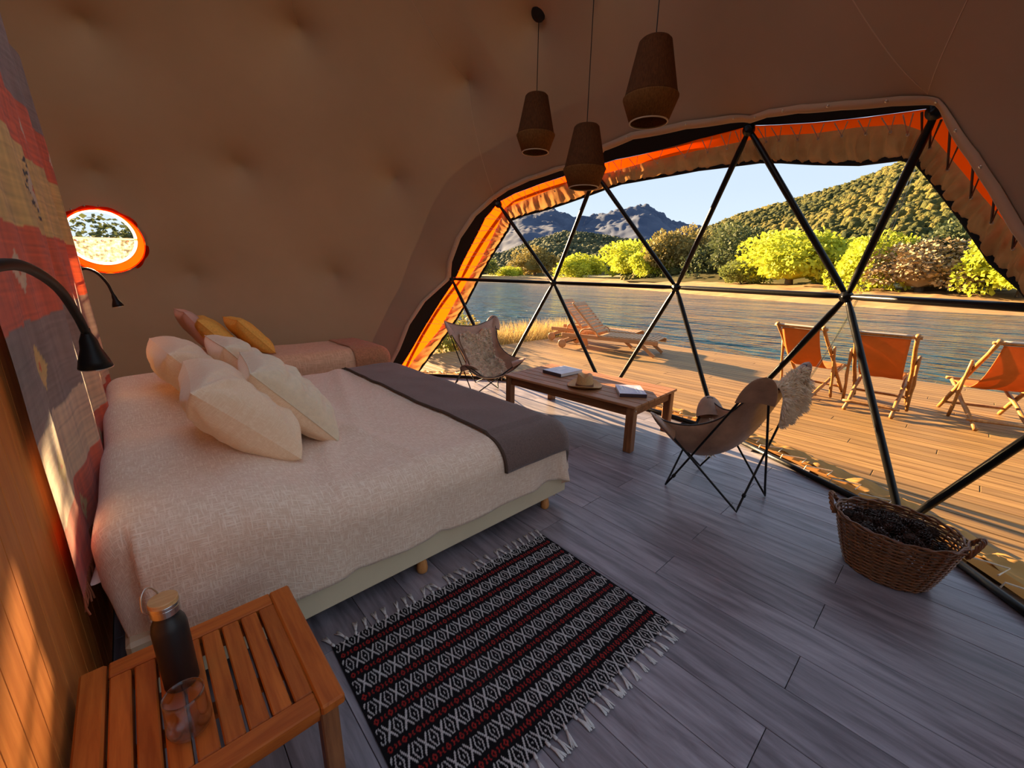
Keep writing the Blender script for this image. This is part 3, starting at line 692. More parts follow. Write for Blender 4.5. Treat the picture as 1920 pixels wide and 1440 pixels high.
# ------------------------------------------------------------------ kilim tapestry
def tapestry():
    nu, nv = 190, 260; y0, y1, z0, z1 = 1.56, 3.86, .47, 2.52
    V, C = [], []
    red, kha, gry, bei, dk, wht = (.82, .15, .045), (.80, .58, .19), (.34, .25, .21), (.84, .64, .41), (.05, .03, .022), (.80, .66, .46)
    bands = [(.0, .70, red), (.70, .95, bei), (.95, 1.235, gry), (1.235, 1.53, red), (1.53, 1.86, kha), (1.86, 2.12, red), (2.12, 2.6, gry)]
    for j in range(nv + 1):
        for i in range(nu + 1):
            u, v = i / nu, j / nv; y = y0 + (y1 - y0) * u; z = z0 + (z1 - z0) * v
            k = (1.1 - .75 * v) * (.12 + .88 * sstep(1.5, 2.7, y))
            x = WX + .018 + k * (.024 * math.sin(y * 8.5 + .5 * math.sin(z * 2) + .9 * nz(y * 2, z)) + .013 * math.sin(y * 21 + 1.5 * z) + .034) + .004 * nz(y * 9, z * 3)
            V.append((x, y, z))
            zz = z + .022 * nz(y * 3.1, z * .8) + .010 * nz(y * 11, 3) + .03 * (y - 2.7) * 0
            c = next(b[2] for b in bands if zz < b[1])
            c = np.array(c) * (1 + .28 * nz(y * 3, z * 90) + .25 * nz(y * 40, z * 4))
            # stepped medallions, one row to a band
            for zc, per, col, half in ((1.70, .92, wht, .115), (1.385, .80, bei, .065), (1.09, .78, kha, .075), (1.99, .85, wht, .060), (.82, .7, kha, .06), (.58, .8, kha, .05)):
                q = ((y - .32 + (.3 if half < .1 else .0)) % per) - per / 2; s = abs(q) * 1.15 + abs(zz - zc)
                if s < half:
                    if s > half * .78 and half > .1: c = np.array(dk) if (int((zz - zc + 9) * 60) % 2) else c
                    elif s < half * .22: c = np.array(red)
                    else: c = np.array(col) * (1 + .2 * nz(y * 30, z * 80))
                elif half > .1 and s < half * 1.35 and int((zz + 9) * 55) % 3 == 0: c = np.array(dk)
            C.append((*np.clip(c, 0, 1), 1))
    F = [(j * (nu + 1) + i, j * (nu + 1) + i + 1, (j + 1) * (nu + 1) + i + 1, (j + 1) * (nu + 1) + i) for j in range(nv) for i in range(nu)]
    return V, F, C, (y0, y1, z0)
_tv, _tf, _tc, _ti = tapestry()
def setcol(o, C):
    a = o.data.color_attributes.new('col', 'FLOAT_COLOR', 'POINT'); a.data.foreach_set('color', np.asarray(C, np.float32).ravel())
tap = part('kilim_tapestry', (_tv, _tf), 'tapestry', smooth=True); setcol(tap, _tc)
tag(tap, 'banded red, khaki and grey woven kilim hanging on the cedar wall', 'tapestry')
fr = []
for i in range(150):
    y = _ti[0] + (_ti[1] - _ti[0]) * (i + .5) / 150; b = _tv[min(190, int(190 * (i + .5) / 150))]
    fr.append(tube([(b[0], y, _ti[2] + .005), (b[0] + .006 * random.uniform(-1, 1), y + .006 * random.uniform(-1, 1), _ti[2] - .03), (b[0] + .01 * random.uniform(-1, 1), y + .01 * random.uniform(-1, 1), _ti[2] - .055)], .0025, 4))
M['fringe'] = mat('kilim_fringe', (.50, .13, .05), .9)
part('fringe', join(*fr), 'fringe', tap)['kind'] = 'stuff'

# ------------------------------------------------------------------ beds
BX0, BX1, BY0, BY1, BZ = -.205, 1.885, 1.49, 3.76, .553
bed = thing('double_bed', 'wide double bed with cream base on turned wooden legs', 'bed', ((BX0 + BX1) / 2, (BY0 + BY1) / 2, 0))
_bo = (-(BX0 + BX1) / 2, -(BY0 + BY1) / 2, 0)
part('base', mv(box(((BX0 + BX1) / 2, (BY0 + BY1) / 2, .185), (BX1 - BX0 - .05, BY1 - BY0 - .03, .225), .012), _bo), 'cream', bed)
part('mattress', mv(box(((BX0 + BX1) / 2, (BY0 + BY1) / 2, .40), (BX1 - BX0 - .10, BY1 - BY0 - .12, .22), .06), _bo), 'white', bed)
_lm = mesh('leg', lathe([(.0, .09), (.018, .09), (.018, .07), (.024, .05), (.027, .02), (.024, .004), (.020, 0), (0, 0)], 16), 'beech', True)
for x in (-.05, .838, 1.70):
    for y in (1.535, 3.70): part('leg', _lm, 'beech', bed, loc=(x + _bo[0], y + _bo[1], 0))

def bedtop(x, y):
    z = BZ
    b = sstep(.55, .18, x)
    z += b * (.105 + .045 * sstep(2.2, 3.5, y)) * (1 - .22 * math.exp(-((y - 2.62) / .16) ** 2))
    z += b * .012 * math.sin(y * 9 + x * 5)
    z += .010 * nz(x * 2.3, y * 2.3, 1) + .006 * nz(x * 6, y * 5, 4) + .020 * math.exp(-((x - .95 - .3 * (y - 2.6)) / .06) ** 2) * sstep(1.7, 2.2, y) + .018 * math.exp(-((x - .66 - .15 * math.sin(y * 3)) / .045) ** 2) + .014 * math.exp(-((x - .78 + .22 * (y - 2.2)) / .04) ** 2) * sstep(2.9, 1.9, y)
    return z
def drape(a, b, x0, x1, y0, y1, r, top, fold=.0, off=0.0, foldf=17.0):
    dx = a - x1 if a > x1 else (a - x0 if a < x0 else 0.0); dy = b - y1 if b > y1 else (b - y0 if b < y0 else 0.0)
    px, py = min(max(a, x0), x1), min(max(b, y0), y1); h = top(px, py) + off; e = math.hypot(dx, dy)
    if e < 1e-9: return (px, py, h)
    nx, ny = dx / e, dy / e
    if e < r * PI / 2: o_, dr = r * math.sin(e / r), r * (1 - math.cos(e / r))
    else: o_, dr = r, r + (e - r * PI / 2)
    s = px * 1.0 + py * 1.3 + math.atan2(ny, nx) * .35
    k = fold * sstep(.1, .4, dr) * (math.sin(s * foldf) + .7 * nz(s * 9, dr * 2)); o_ += k + off
    return (px + nx * o_, py + ny * o_, max(.012, h - off - dr))
DRR = .15
_dx0, _dx1, _dy0, _dy1 = BX0 + .09, BX1 - DRR + .01, BY0 + DRR - .015, BY1 - DRR
def duvet():
    nu, nv = 200, 210; a0, a1 = _dx0 - .26, _dx1 + .43; b0, b1 = _dy0 - .435, _dy1 + .42
    V, UV = [], []
    for j in range(nv + 1):
        for i in range(nu + 1):
            a = a0 + (a1 - a0) * i / nu; b = b0 + (b1 - b0) * j / nv - .13 * sstep(.55, .05, a) * max(0, 1 - j / 55)
            bb = b + (.015 * nz(a * 2.2, 7) if j == 0 else 0)
            f = .006 + .022 * sstep(1.35, 1.8, a) + (.030 if (a > _dx1 and b < _dy0) else 0)
            if a < _dx0:    # head end: tucked down tightly
                p = drape(a, bb, _dx0, _dx1, _dy0, _dy1, .085, bedtop, .004)
                if b >= _dy0 and b <= _dy1: p = (max(p[0], BX0 - .01), p[1], p[2])
            else: p = drape(a, bb, _dx0, _dx1, _dy0, _dy1, DRR, bedtop, f)
            V.append((max(p[0], WX + .045), p[1], p[2])); UV.append((a / 2, b / 2))
    F = [(j * (nu + 1) + i, j * (nu + 1) + i + 1, (j + 1) * (nu + 1) + i + 1, (j + 1) * (nu + 1) + i) for j in range(nv) for i in range(nu)]
    return V, F, UV
_v, _f, _uv = duvet()
dv = part('duvet', (_v, _f), 'duvet', smooth=True, uv=_uv, solid=.008)
tag(dv, 'crinkled beige linen duvet spread over the double bed', 'duvet')
def throwmesh(x0, x1, b0, b1, off, fold, dims, top, r, nu=60, nv=150, over=.0):
    V = []
    for j in range(nv + 1):
        for i in range(nu + 1):
            a = x0 + (x1 - x0) * i / nu; b = b0 + (b1 - b0) * j / nv
            V.append(drape(a, b, *dims, r, top, fold, off))
    F = [(j * (nu + 1) + i, j * (nu + 1) + i + 1, (j + 1) * (nu + 1) + i + 1, (j + 1) * (nu + 1) + i) for j in range(nv) for i in range(nu)]
    return V, F
_th = throwmesh(1.31, _dx1 + .30, _dy0 - .245, _dy1 + .33, .016, .006, (_dx0, _dx1, _dy0, _dy1), bedtop, DRR)
tw = part('throw_blanket', _th, 'throw', smooth=True, solid=.014)
tag(tw, 'dark brown wool blanket laid across the foot of the double bed', 'blanket')
_e = [_th[0][j * 61] for j in range(151)]
part('edge_binding', tube([(p[0], p[1], p[2] + .004) for p in _e], .009, 6), 'throwedge', tw, smooth=True)

def cushion(w, h, t, n=26, pinch=.10, wr=.0, seed=0.0, face=None):
    """soft pillow lying in xy, thickness along z; corners pulled out"""
    V = []
    def P(u, v, s):
        e = (1 - abs(u) ** 2.8) * (1 - abs(v) ** 2.8); th = t * .54 * max(0, e) ** .42
        x, y = u * w / 2 * (1 - pinch * (1 - v * v) * u * u), v * h / 2 * (1 - pinch * (1 - u * u) * v * v)
        rc = math.hypot(1 - abs(u), 1 - abs(v)); th *= 1 + wr * .9 * math.exp(-(rc / .5) ** 2) * math.sin(9 * math.atan2(1 - abs(v), 1 - abs(u) + 1e-6) + seed)
        th *= 1 + wr * (nz(u * 2.2 + seed, v * 2.2, seed) + .45 * nz(u * 5 + seed, v * 9, 3))
        if face and s > 0: th += face(u, v) * max(0, e) ** .5
        return (x, y, s * th)
    for s in (1, -1):
        for j in range(n + 1):
            for i in range(n + 1): V.append(P(-1 + 2 * i / n, -1 + 2 * j / n, s))
    m_ = (n + 1) ** 2; F = []
    for j in range(n):
        for i in range(n):
            a = j * (n + 1) + i; F.append((a, a + 1, a + n + 2, a + n + 1)); F.append((m_ + a, m_ + a + n + 1, m_ + a + n + 2, m_ + a + 1))
    return V, F, [(p[0], p[1]) for p in V]
def place_pillow(name, label, geo, m, loc, tilt, yaw, roll=0.0, group=None, thing_parts=None, cat='pillow'):
    V, F, UV = geo
    mt = Matrix.Rotation(yaw, 4, 'Z') @ Matrix.Rotation(tilt, 4, 'Y') @ Matrix.Rotation(roll, 4, 'Z')
    o = part(name, xf((V, F), mt), m, smooth=True, uv=[(a[0] * 1.5, a[1] * 1.5) for a in UV], loc=loc, subsurf=1)
    return tag(o, label, cat, group)
def seam_ring(o, w, h, pinch, mt, m):
    pts = []
    for k in range(64):
        a = 2 * PI * k / 64; c, s = math.cos(a), math.sin(a); d = max(abs(c), abs(s)); u, v = c / d, s / d
        pts.append(mt @ Vector((u * w / 2 * (1 - pinch * (1 - v * v) * u * u), v * h / 2 * (1 - pinch * (1 - u * u) * v * v), 0)))
    part('seam', tube(pts, .0035, 5, True), m, o, smooth=True)
def cable(u, v):
    f = 0
    for k in (-.62, -.2, .22, .64):
        d = (u - k) / .17
        if abs(d) < 1: f = .022 * abs(math.sin((v * 9 + d * 1.5 + k * 5))) * (1 - abs(d)) ** .4
    if abs(u) > .86 or abs(v) > .88: f = .004 * abs(math.sin((u + v) * 60))
    return f
# local x of a cushion points up the slope after tilting about Y (negative tilt lifts the -x edge)
LP = [('linen_pillow', 'plump beige linen pillow in the near row against the bed head', (.30, 2.22, .775), math.radians(47), math.radians(-3), .50, .72, .25, 'pillow', 1.0),
      ('linen_pillow', 'beige linen pillow in the far row nearest the bed head', (.23, 3.02, .79), math.radians(52), math.radians(4), .50, .70, .24, 'pillow', 4.0)]
for n_, lb, loc, ti, yw, w_, h_, t_, m_, sd in LP:
    o = place_pillow(n_, lb, cushion(w_, h_, t_, 44, .055, .20, sd), m_, loc, ti, yw, group='pillows on the double bed')
KP = [('knitted_cushion', 'cream cable-knit cushion in front of the near linen pillow', (.535, 2.33, .765), math.radians(50), math.radians(-6), .52, .60, .20, 2.0),
      ('knitted_cushion', 'cream cable-knit cushion at the far side, touching the tan single bed', (.50, 3.06, .775), math.radians(52), math.radians(2), .52, .58, .20, 5.0)]
for n_, lb, loc, ti, yw, w_, h_, t_, sd in KP:
    o = place_pillow(n_, lb, cushion(w_, h_, t_, 64, .06, .09, sd, cable), 'knit', loc, ti, yw, group='pillows on the double bed')
    o.data.materials.append(M['pillow'])
    o.data.polygons.foreach_set('material_index', [i % 2 for i in range(len(o.data.polygons))])
    seam_ring(o, w_, h_, .06, Matrix.Rotation(yw, 4, 'Z') @ Matrix.Rotation(ti, 4, 'Y'), 'knit')
for k, (y, z, lb) in enumerate(((2.02, .47, 'white sleeping pillow poking out under the duvet beside the bottle table'), (2.95, .50, 'white sleeping pillow corner under the duvet below the near lamp'))):
    place_pillow('sleeping_pillow', lb, cushion(.46, .80, .17, 20, .12, .1, k * 3.1), 'white', (-.012, y, z), 0, .03, group='sleeping pillows')

# single bed against the far lining
SX0, SX1, SY0, SY1, SZ = .22, 2.18, 4.42, 5.27, .575
sbed = thing('single_bed', 'single bed base along the far dome wall', 'bed', ((SX0 + SX1) / 2, (SY0 + SY1) / 2, 0))
_so = (-(SX0 + SX1) / 2, -(SY0 + SY1) / 2, 0)
part('base', mv(box(((SX0 + SX1) / 2, (SY0 + SY1) / 2, .19), (SX1 - SX0 - .05, SY1 - SY0 - .06, .22), .02), _so), 'cream', sbed)
part('mattress', mv(box(((SX0 + SX1) / 2, (SY0 + SY1) / 2, .41), (SX1 - SX0 - .10, SY1 - SY0 - .10, .24), .07), _so), 'white', sbed)
for x in (.35, 2.05):
    for y in (4.5, 5.18): part('leg', _lm, 'beech', sbed, loc=(x + _so[0], y + _so[1], 0))
stop = lambda x, y: SZ + .006 * nz(x * 4, y * 4, 8) + .05 * sstep(.75, .45, x)
_sd = (SX0 + .14, SX1 - .16, SY0 + .13, SY1 - .10)
def cover2():
    nu, nv = 110, 70; V, UV = [], []
    for j in range(nv + 1):
        for i in range(nu + 1):
            a = _sd[0] - .40 + (_sd[1] - _sd[0] + .80) * i / nu; b = _sd[2] - .40 + (_sd[3] - _sd[2] + .55) * j / nv
            p = drape(a, b, *_sd, .14, stop, .008); V.append(p); UV.append((a / 2, b / 2))
    return V, [(j * (nu + 1) + i, j * (nu + 1) + i + 1, (j + 1) * (nu + 1) + i + 1, (j + 1) * (nu + 1) + i) for j in range(nv) for i in range(nu)], UV
_v, _f, _uv = cover2()
tag(part('bed_cover', (_v, _f), 'rust', smooth=True, uv=_uv, solid=.006), 'tan cotton cover on the single bed by the dome wall', 'bed cover')
tag(part('plush_throw', throwmesh(1.72, _sd[1] + .34, _sd[2] - .34, _sd[3] + .10, .014, .006, _sd, stop, .14, 40, 60), 'rustthrow', smooth=True, solid=.012), 'rust brown plush throw over the foot of the single bed', 'blanket')
SP = [('mustard_cushion', 'mustard cushion standing foremost on the single bed', 'mustard', (.84, 4.84, .765), 50, 6, .46, .46, .16, 1.),
      ('mustard_cushion', 'mustard cushion leaning between the pink pillow and the foremost one', 'mustard', (.58, 4.80, .775), 52, -4, .48, .52, .17, 2.),
      ('pink_pillow', 'dusty pink pillow behind the mustard cushions', 'dusty', (.46, 4.99, .815), 58, 4, .50, .50, .15, 3.)]
for n_, lb, m_, loc, ti, yw, w_, h_, t_, sd in SP:
    o = place_pillow(n_, lb, cushion(w_, h_, t_, 28, .06, .12, sd), m_, loc, math.radians(ti), math.radians(yw), group='cushions on the single bed')
    seam_ring(o, w_, h_, .06, Matrix.Rotation(math.radians(yw), 4, 'Z') @ Matrix.Rotation(math.radians(ti), 4, 'Y'), m_)

# ------------------------------------------------------------------ reading lamps
def goose(name, label, pts, head_dir, r, sr0, sr1, sl, mount):
    t = thing(name, label, 'lamp', mount, group='reading lamps')
    mo = Vector(mount); P = [Vector(p) - mo for p in pts]
    path = smooth_path(P, 8)
    part('gooseneck', tube(path, r, 12), 'black', t, smooth=True)
    d = Vector(head_dir).normalized(); q = d.to_track_quat('Z', 'Y').to_matrix().to_4x4(); q.translation = P[-1]
    prof = [(r * 1.02, -.012), (r * 1.05, 0), (sr0, sl * .22), (sr0 * 1.15, sl * .45), (sr1 * .86, sl * .78), (sr1, sl), (sr1 * .94, sl), (sr1 * .8, sl * .8)]
    sh = part('lamp_shade', xf(lathe(prof, 28), q), 'black', t, smooth=True)
    part('shade_rim', xf(lathe([(sr1 * .95, sl - .001), (sr1 * 1.005, sl - .001), (sr1 * 1.005, sl + .0015), (sr1 * .95, sl + .0015)], 28), q), 'metal', sh)
    part('lens', xf(lathe([(0, sl * .82), (sr1 * .82, sl * .82)], 24), q), 'rim', sh)
    part('wall_mount', xf(lathe([(0, .024), (.03, .022), (.034, .0), (.034, -.004)], 20), Matrix.Rotation(PI / 2, 4, 'Y')), 'black', t, smooth=True)
    return t
goose('reading_lamp', 'large black gooseneck reading lamp arching over the duvet beside the kilim',
      [(-.262, .92, 1.26), (-.225, .93, 1.30), (-.185, 1.0, 1.375), (-.150, 1.13, 1.402), (-.134, 1.30, 1.392), (-.122, 1.52, 1.345), (-.113, 1.66, 1.272), (-.108, 1.725, 1.215)],
      (.02, .10, -1), .0105, .020, .040, .105, (-.262, .92, 1.26))
goose('reading_lamp', 'small black gooseneck lamp under the round porthole', [(-.262, 4.12, 1.16), (-.255, 4.14, 1.20), (-.262, 4.15, 1.29), (-.242, 4.16, 1.355), (-.190, 4.17, 1.390), (-.135, 4.18, 1.362), (-.095, 4.19, 1.29), (-.078, 4.19, 1.215)],
      (.16, 0, -1), .0085, .014, .034, .09, (-.262, 4.12, 1.16))

# ------------------------------------------------------------------ slatted side table, bottle, tumbler
st = thing('side_table', 'slatted reddish wooden side table between the cedar wall and the rug', 'side table', (-.008, 1.07, 0))
def sp(name, c, s, m, b=.004): return part(name, box((c[0] + .008, c[1] - 1.07, c[2]), s, b), m, st)
TZ = .42
sp('edge_board', (.2025, 1.068, TZ - .014), (.055, .482, .028), 'teak', .005)
sp('edge_board', (-.2195, 1.068, TZ - .014), (.050, .482, .028), 'teak', .005)
sp('end_board', (-.008, 1.281, TZ - .0145), (.364, .054, .027), 'teakx', .003)
sp('end_board', (-.008, .858, TZ - .0145), (.364, .054, .027), 'teakx', .003)
_sl = mesh('slat', box((0, 0, 0), (.0398, .366, .040), .003), 'teak')
for k in range(8): part('slat', _sl, 'teak', st, loc=(-.1685 + .0462 * k + .008, 1.0695 - 1.07, TZ - .022))
for y in (.872, 1.268): sp('apron', (-.008, y, TZ - .052), (.40, .022, .045), 'teakx', .003)
for x in (-.216, .20): sp('apron', (x, 1.07, TZ - .052), (.022, .38, .045), 'teak', .003)
for x in (-.216, .198):
    for y in (.872, 1.268): sp('leg', (x, y, (TZ - .03) / 2), (.042, .042, TZ - .03), 'eucal_leg_shaded', .004)
sp('cross_brace', (-.008, 1.07, TZ - .085), (.40, .04, .02), 'teakx', .003)

bt = thing('water_bottle', 'matte black water bottle with bamboo cap on the side table', 'bottle', (-.055, 1.122, TZ))
part('body', lathe([(0, 0), (.032, 0), (.0345, .004), (.0345, .165), (.032, .180), (.026, .193), (.0240, .202), (.0240, .210)], 40), 'bottle', bt, smooth=True)
part('collar', lathe([(.0240, .206), (.0280, .207), (.0280, .223), (.0270, .225), (0, .225)], 40), 'metal', bt, smooth=False)
cp = part('cap', lathe([(.0262, .225), (.0282, .2265), (.0282, .242), (.0272, .244), (.0, .244)], 40), 'bamboo', bt)
part('cap_band', lathe([(.0285, .2245), (.0289, .2255), (.0289, .2325), (.0285, .2335)], 40), 'metal', cp)
hd = smooth_path([(-.0290, -.006, .221), (-.036, -.010, .236), (-.034, -.006, .268), (-.024, .006, .280), (-.014, .018, .268), (-.006, .028, .240), (-.004, .0300, .221)], 8)
part('bail_handle', tube(hd, .0018, 8), 'metal', bt, smooth=True)
tb = thing('glass_tumbler', 'clear glass tumbler in front of the black bottle', 'glass', (-.052, .972, TZ)); tb.scale = (1.12, 1.12, 1.14)
part('bowl', lathe([(0, .0015), (.026, .0015), (.0335, .007), (.0365, .018), (.0365, .030), (.0345, .050), (.0330, .078), (.0330, .088), (.0318, .088), (.0318, .078), (.0333, .050), (.0352, .030), (.0352, .019), (.0325, .011), (.024, .007), (0, .006)], 40), 'glass', tb, smooth=True)

# ------------------------------------------------------------------ rug
rug = thing('woven_rug', 'black woven rug with white diamond rows and red stripes beside the bed', 'rug', (.905, .985, 0), math.radians(-2.2))
RWd, RDp = 1.125, .765
def rugmesh():
    nu, nv = 380, 250; V, C = [], []
    blk, wht, red = (.0060, .0050, .0060), (.50, .46, .43), (.30, .020, .016)
    per = RDp / 7.42
    for j in range(nv + 1):
        for i in range(nu + 1):
            x = -RWd / 2 + RWd * i / nu; y = -RDp / 2 + RDp * j / nv; c = blk
            s = (y + RDp / 2) / per + 0.02; k = int(s); f = s - k       # f 0..1 : white row then red row
            u = (x / .0562 + .25 * (k % 2)) % 1.0; h = 0.0
            if f < .62:
                v = (f - .31) / .27
                ux = min(u, 1 - u); ud = abs(u - .5)
                X = abs(abs(v) - ux / .24) < .23 and ux < .26
                dd = ud / .29 + abs(v) * .60; Dm = .66 < dd < .90 and abs(v) < 1.02
                if X or Dm or dd < .15: c = wht; h = .0012
            else:
                v = (f - .81) / .105; u2 = (x / .0470) % 1.0; ud = abs(u2 - .5); dd = ud / .20 + abs(v) * .75
                if (.42 < dd < .95 and abs(v) < 1.05) or (abs(ud + abs(v) * .09 - .405) < .05 and abs(v) < .8): c = red; h = .0008
            if abs(x) > RWd / 2 - .006: c = blk
            V.append((x, y, .008 + h + .0022 * nz(x * 3, y * 3) + .0006 * math.sin(j * 2.1)))
            q = 1 + .30 * nz(x * 160, y * 160); C.append((c[0] * q, c[1] * q, c[2] * q, 1))
    F = [(j * (nu + 1) + i, j * (nu + 1) + i + 1, (j + 1) * (nu + 1) + i + 1, (j + 1) * (nu + 1) + i) for j in range(nv) for i in range(nu)]
    return V, F, C
_v, _f, _c2 = rugmesh(); rb = part('pile', (_v, _f), 'rug', rug, smooth=True); setcol(rb, _c2)
part('backing', box((0, 0, .0035), (RWd - .006, RDp - .006, .006)), 'cover', rug)
def tassel(seed):
    rr = random.Random(seed); g = [tube([(0, .004, .010), (0, -.006, .009), (0, -.014, .008)], [.0030, .0060, .0055], 6)]
    for k in range(13):
        a = rr.uniform(-.20, .20); l = rr.uniform(.040, .056); b = rr.uniform(-.2, .2)
        g.append(tube([(0, -.012, .008), (a * l * .4, -.012 - l * .5, .007 + .004 * rr.random()), (a * l + .004 * b, -.012 - l, .0035 + .003 * rr.random())], [.0030, .0027, .0020], 5))
    return join(*g)
_tm = [mesh('tassel', tassel(s), 'tassel', True) for s in range(5)]
for k in range(27):
    for s in (-1, 1):
        o = part('tassel', _tm[(k * 3 + s) % 5], 'tassel', rug, loc=(-RWd / 2 + .012 + (RWd - .024) * k / 26 + random.uniform(-.006, .006), s * (RDp / 2 - .002), 0))
        o.rotation_euler = (0, 0, random.uniform(-.35, .35) + (PI if s > 0 else 0))

# ------------------------------------------------------------------ coffee table with hat and books
CT = thing('coffee_table', 'long low slatted wooden coffee table in front of the window', 'coffee table', (3.145, 2.372, 0), math.radians(3.25))
CW, CL, CZ = .785, 1.47, .405
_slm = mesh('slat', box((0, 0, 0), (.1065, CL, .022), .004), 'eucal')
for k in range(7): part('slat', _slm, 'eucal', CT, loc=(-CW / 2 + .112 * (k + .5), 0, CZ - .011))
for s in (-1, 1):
    part('long_apron', box((s * (CW / 2 - .045), 0, CZ - .062), (.022, CL - .16, .078), .003), 'eucal_shaded', CT)
    part('short_apron', box((0, s * (CL / 2 - .045), CZ - .062), (CW - .16, .022, .078), .003), 'eucal_shaded', CT)
    for q in (-1, 1): part('leg', box((s * (CW / 2 - .050), q * (CL / 2 - .050), (CZ - .022) / 2), (.068, .068, CZ - .022), .004), 'eucal_leg_shaded', CT)
part('cross_rail', box((0, 0, CZ - .035), (CW - .12, .05, .024), .003), 'eucal', CT)
_pg = mesh('peg', lathe([(0, .006), (.006, .005), (.007, 0)], 10), 'snap', True)
o = part('peg', _pg, 'snap', CT, loc=(-CW / 2 + .045, -CL / 2 + .014, CZ - .05)); o.rotation_euler = (PI / 2, 0, 0)
def book(name, label, loc, rz, w, d, h, cm, lines):
    b = thing(name, label, 'book', loc, rz, group='books on the coffee table')
    part('page_block', box((.003, 0, h / 2), (w - .008, d - .008, h - .008)), 'paper', b)
    part('front_cover', box((0, 0, h - .002), (w, d, .004), .001), cm, b)
    part('back_cover', box((0, 0, .002), (w, d, .004), .001), 'spine', b)
    part('spine', box((-w / 2 + .002, 0, h / 2), (.004, d, h), .001), 'spine', b)
    for (x, y, sx, sy) in lines: part('cover_print', box((x, y, h + .0003), (sx, sy, .0008)), 'print', b)
    return b
book('magazine', 'lilac covered magazine lying nearest the near end of the coffee table', (3.13, 1.872, CZ), math.radians(42), .30, .225, .030, 'cover_lilac',
     [(-.02, -.075, .20, .018), (-.03, -.045, .15, .010), (.04, .07, .14, .022), (.05, .04, .09, .008)])
book('picture_book', 'pale picture book at the far end of the coffee table', (3.235, 2.745, CZ), math.radians(-2), .33, .26, .034, 'cover_pale',
     [(.0, .02, .10, .03), (.05, -.06, .06, .012)])
ht = thing('straw_hat', 'tan straw fedora with a brown band on the coffee table', 'hat', (2.985, 2.262, CZ), math.radians(35)); ht.scale = (1, 1, 1.18)
def hatbrim():
    def fn(u, v):
        a = 2 * PI * u; r = .085 + .085 * v; z = .004 + .028 * v ** 2 * (abs(math.cos(a)) ** 2) + .004 * v
        return (r * 1.05 * math.cos(a), r * .93 * math.sin(a), z)
    return grid(fn, 48, 8, True)
part('brim', hatbrim(), 'straw', ht, smooth=True, solid=.004)
def hatcrown():
    def fn(u, v):
        a = 2 * PI * u
        if v < .75: t = v / .75; r = .088 - .018 * t; z = .004 + .098 * t
        else: t = (v - .75) / .25; r = .070 * (1 - t) ; z = .102 + .010 * math.sin(PI * min(1, t * 1.2)) - .034 * t ** .8 * (1)
        x, y = r * 1.08 * math.cos(a), r * .92 * math.sin(a)
        z -= .022 * sstep(.45, .8, v) * max(0, math.cos(a)) ** 2 * 0 
        if v > .3: y *= 1 - .22 * sstep(.3, .8, v) * sstep(-.2, .9, math.cos(a))
        z -= .028 * math.exp(-(y / .022) ** 2) * sstep(.6, .8, v)
        return (x, y, z)
    return grid(fn, 48, 22, True)
part('crown', hatcrown(), 'straw', ht, smooth=True)
part('hat_band', grid(lambda u, v: (.0905 * 1.08 * math.cos(2 * PI * u) * (1 - .04 * v), .0905 * .92 * math.sin(2 * PI * u) * (1 - .04 * v), .006 + .020 * v), 48, 2, True), 'band', ht, smooth=True)

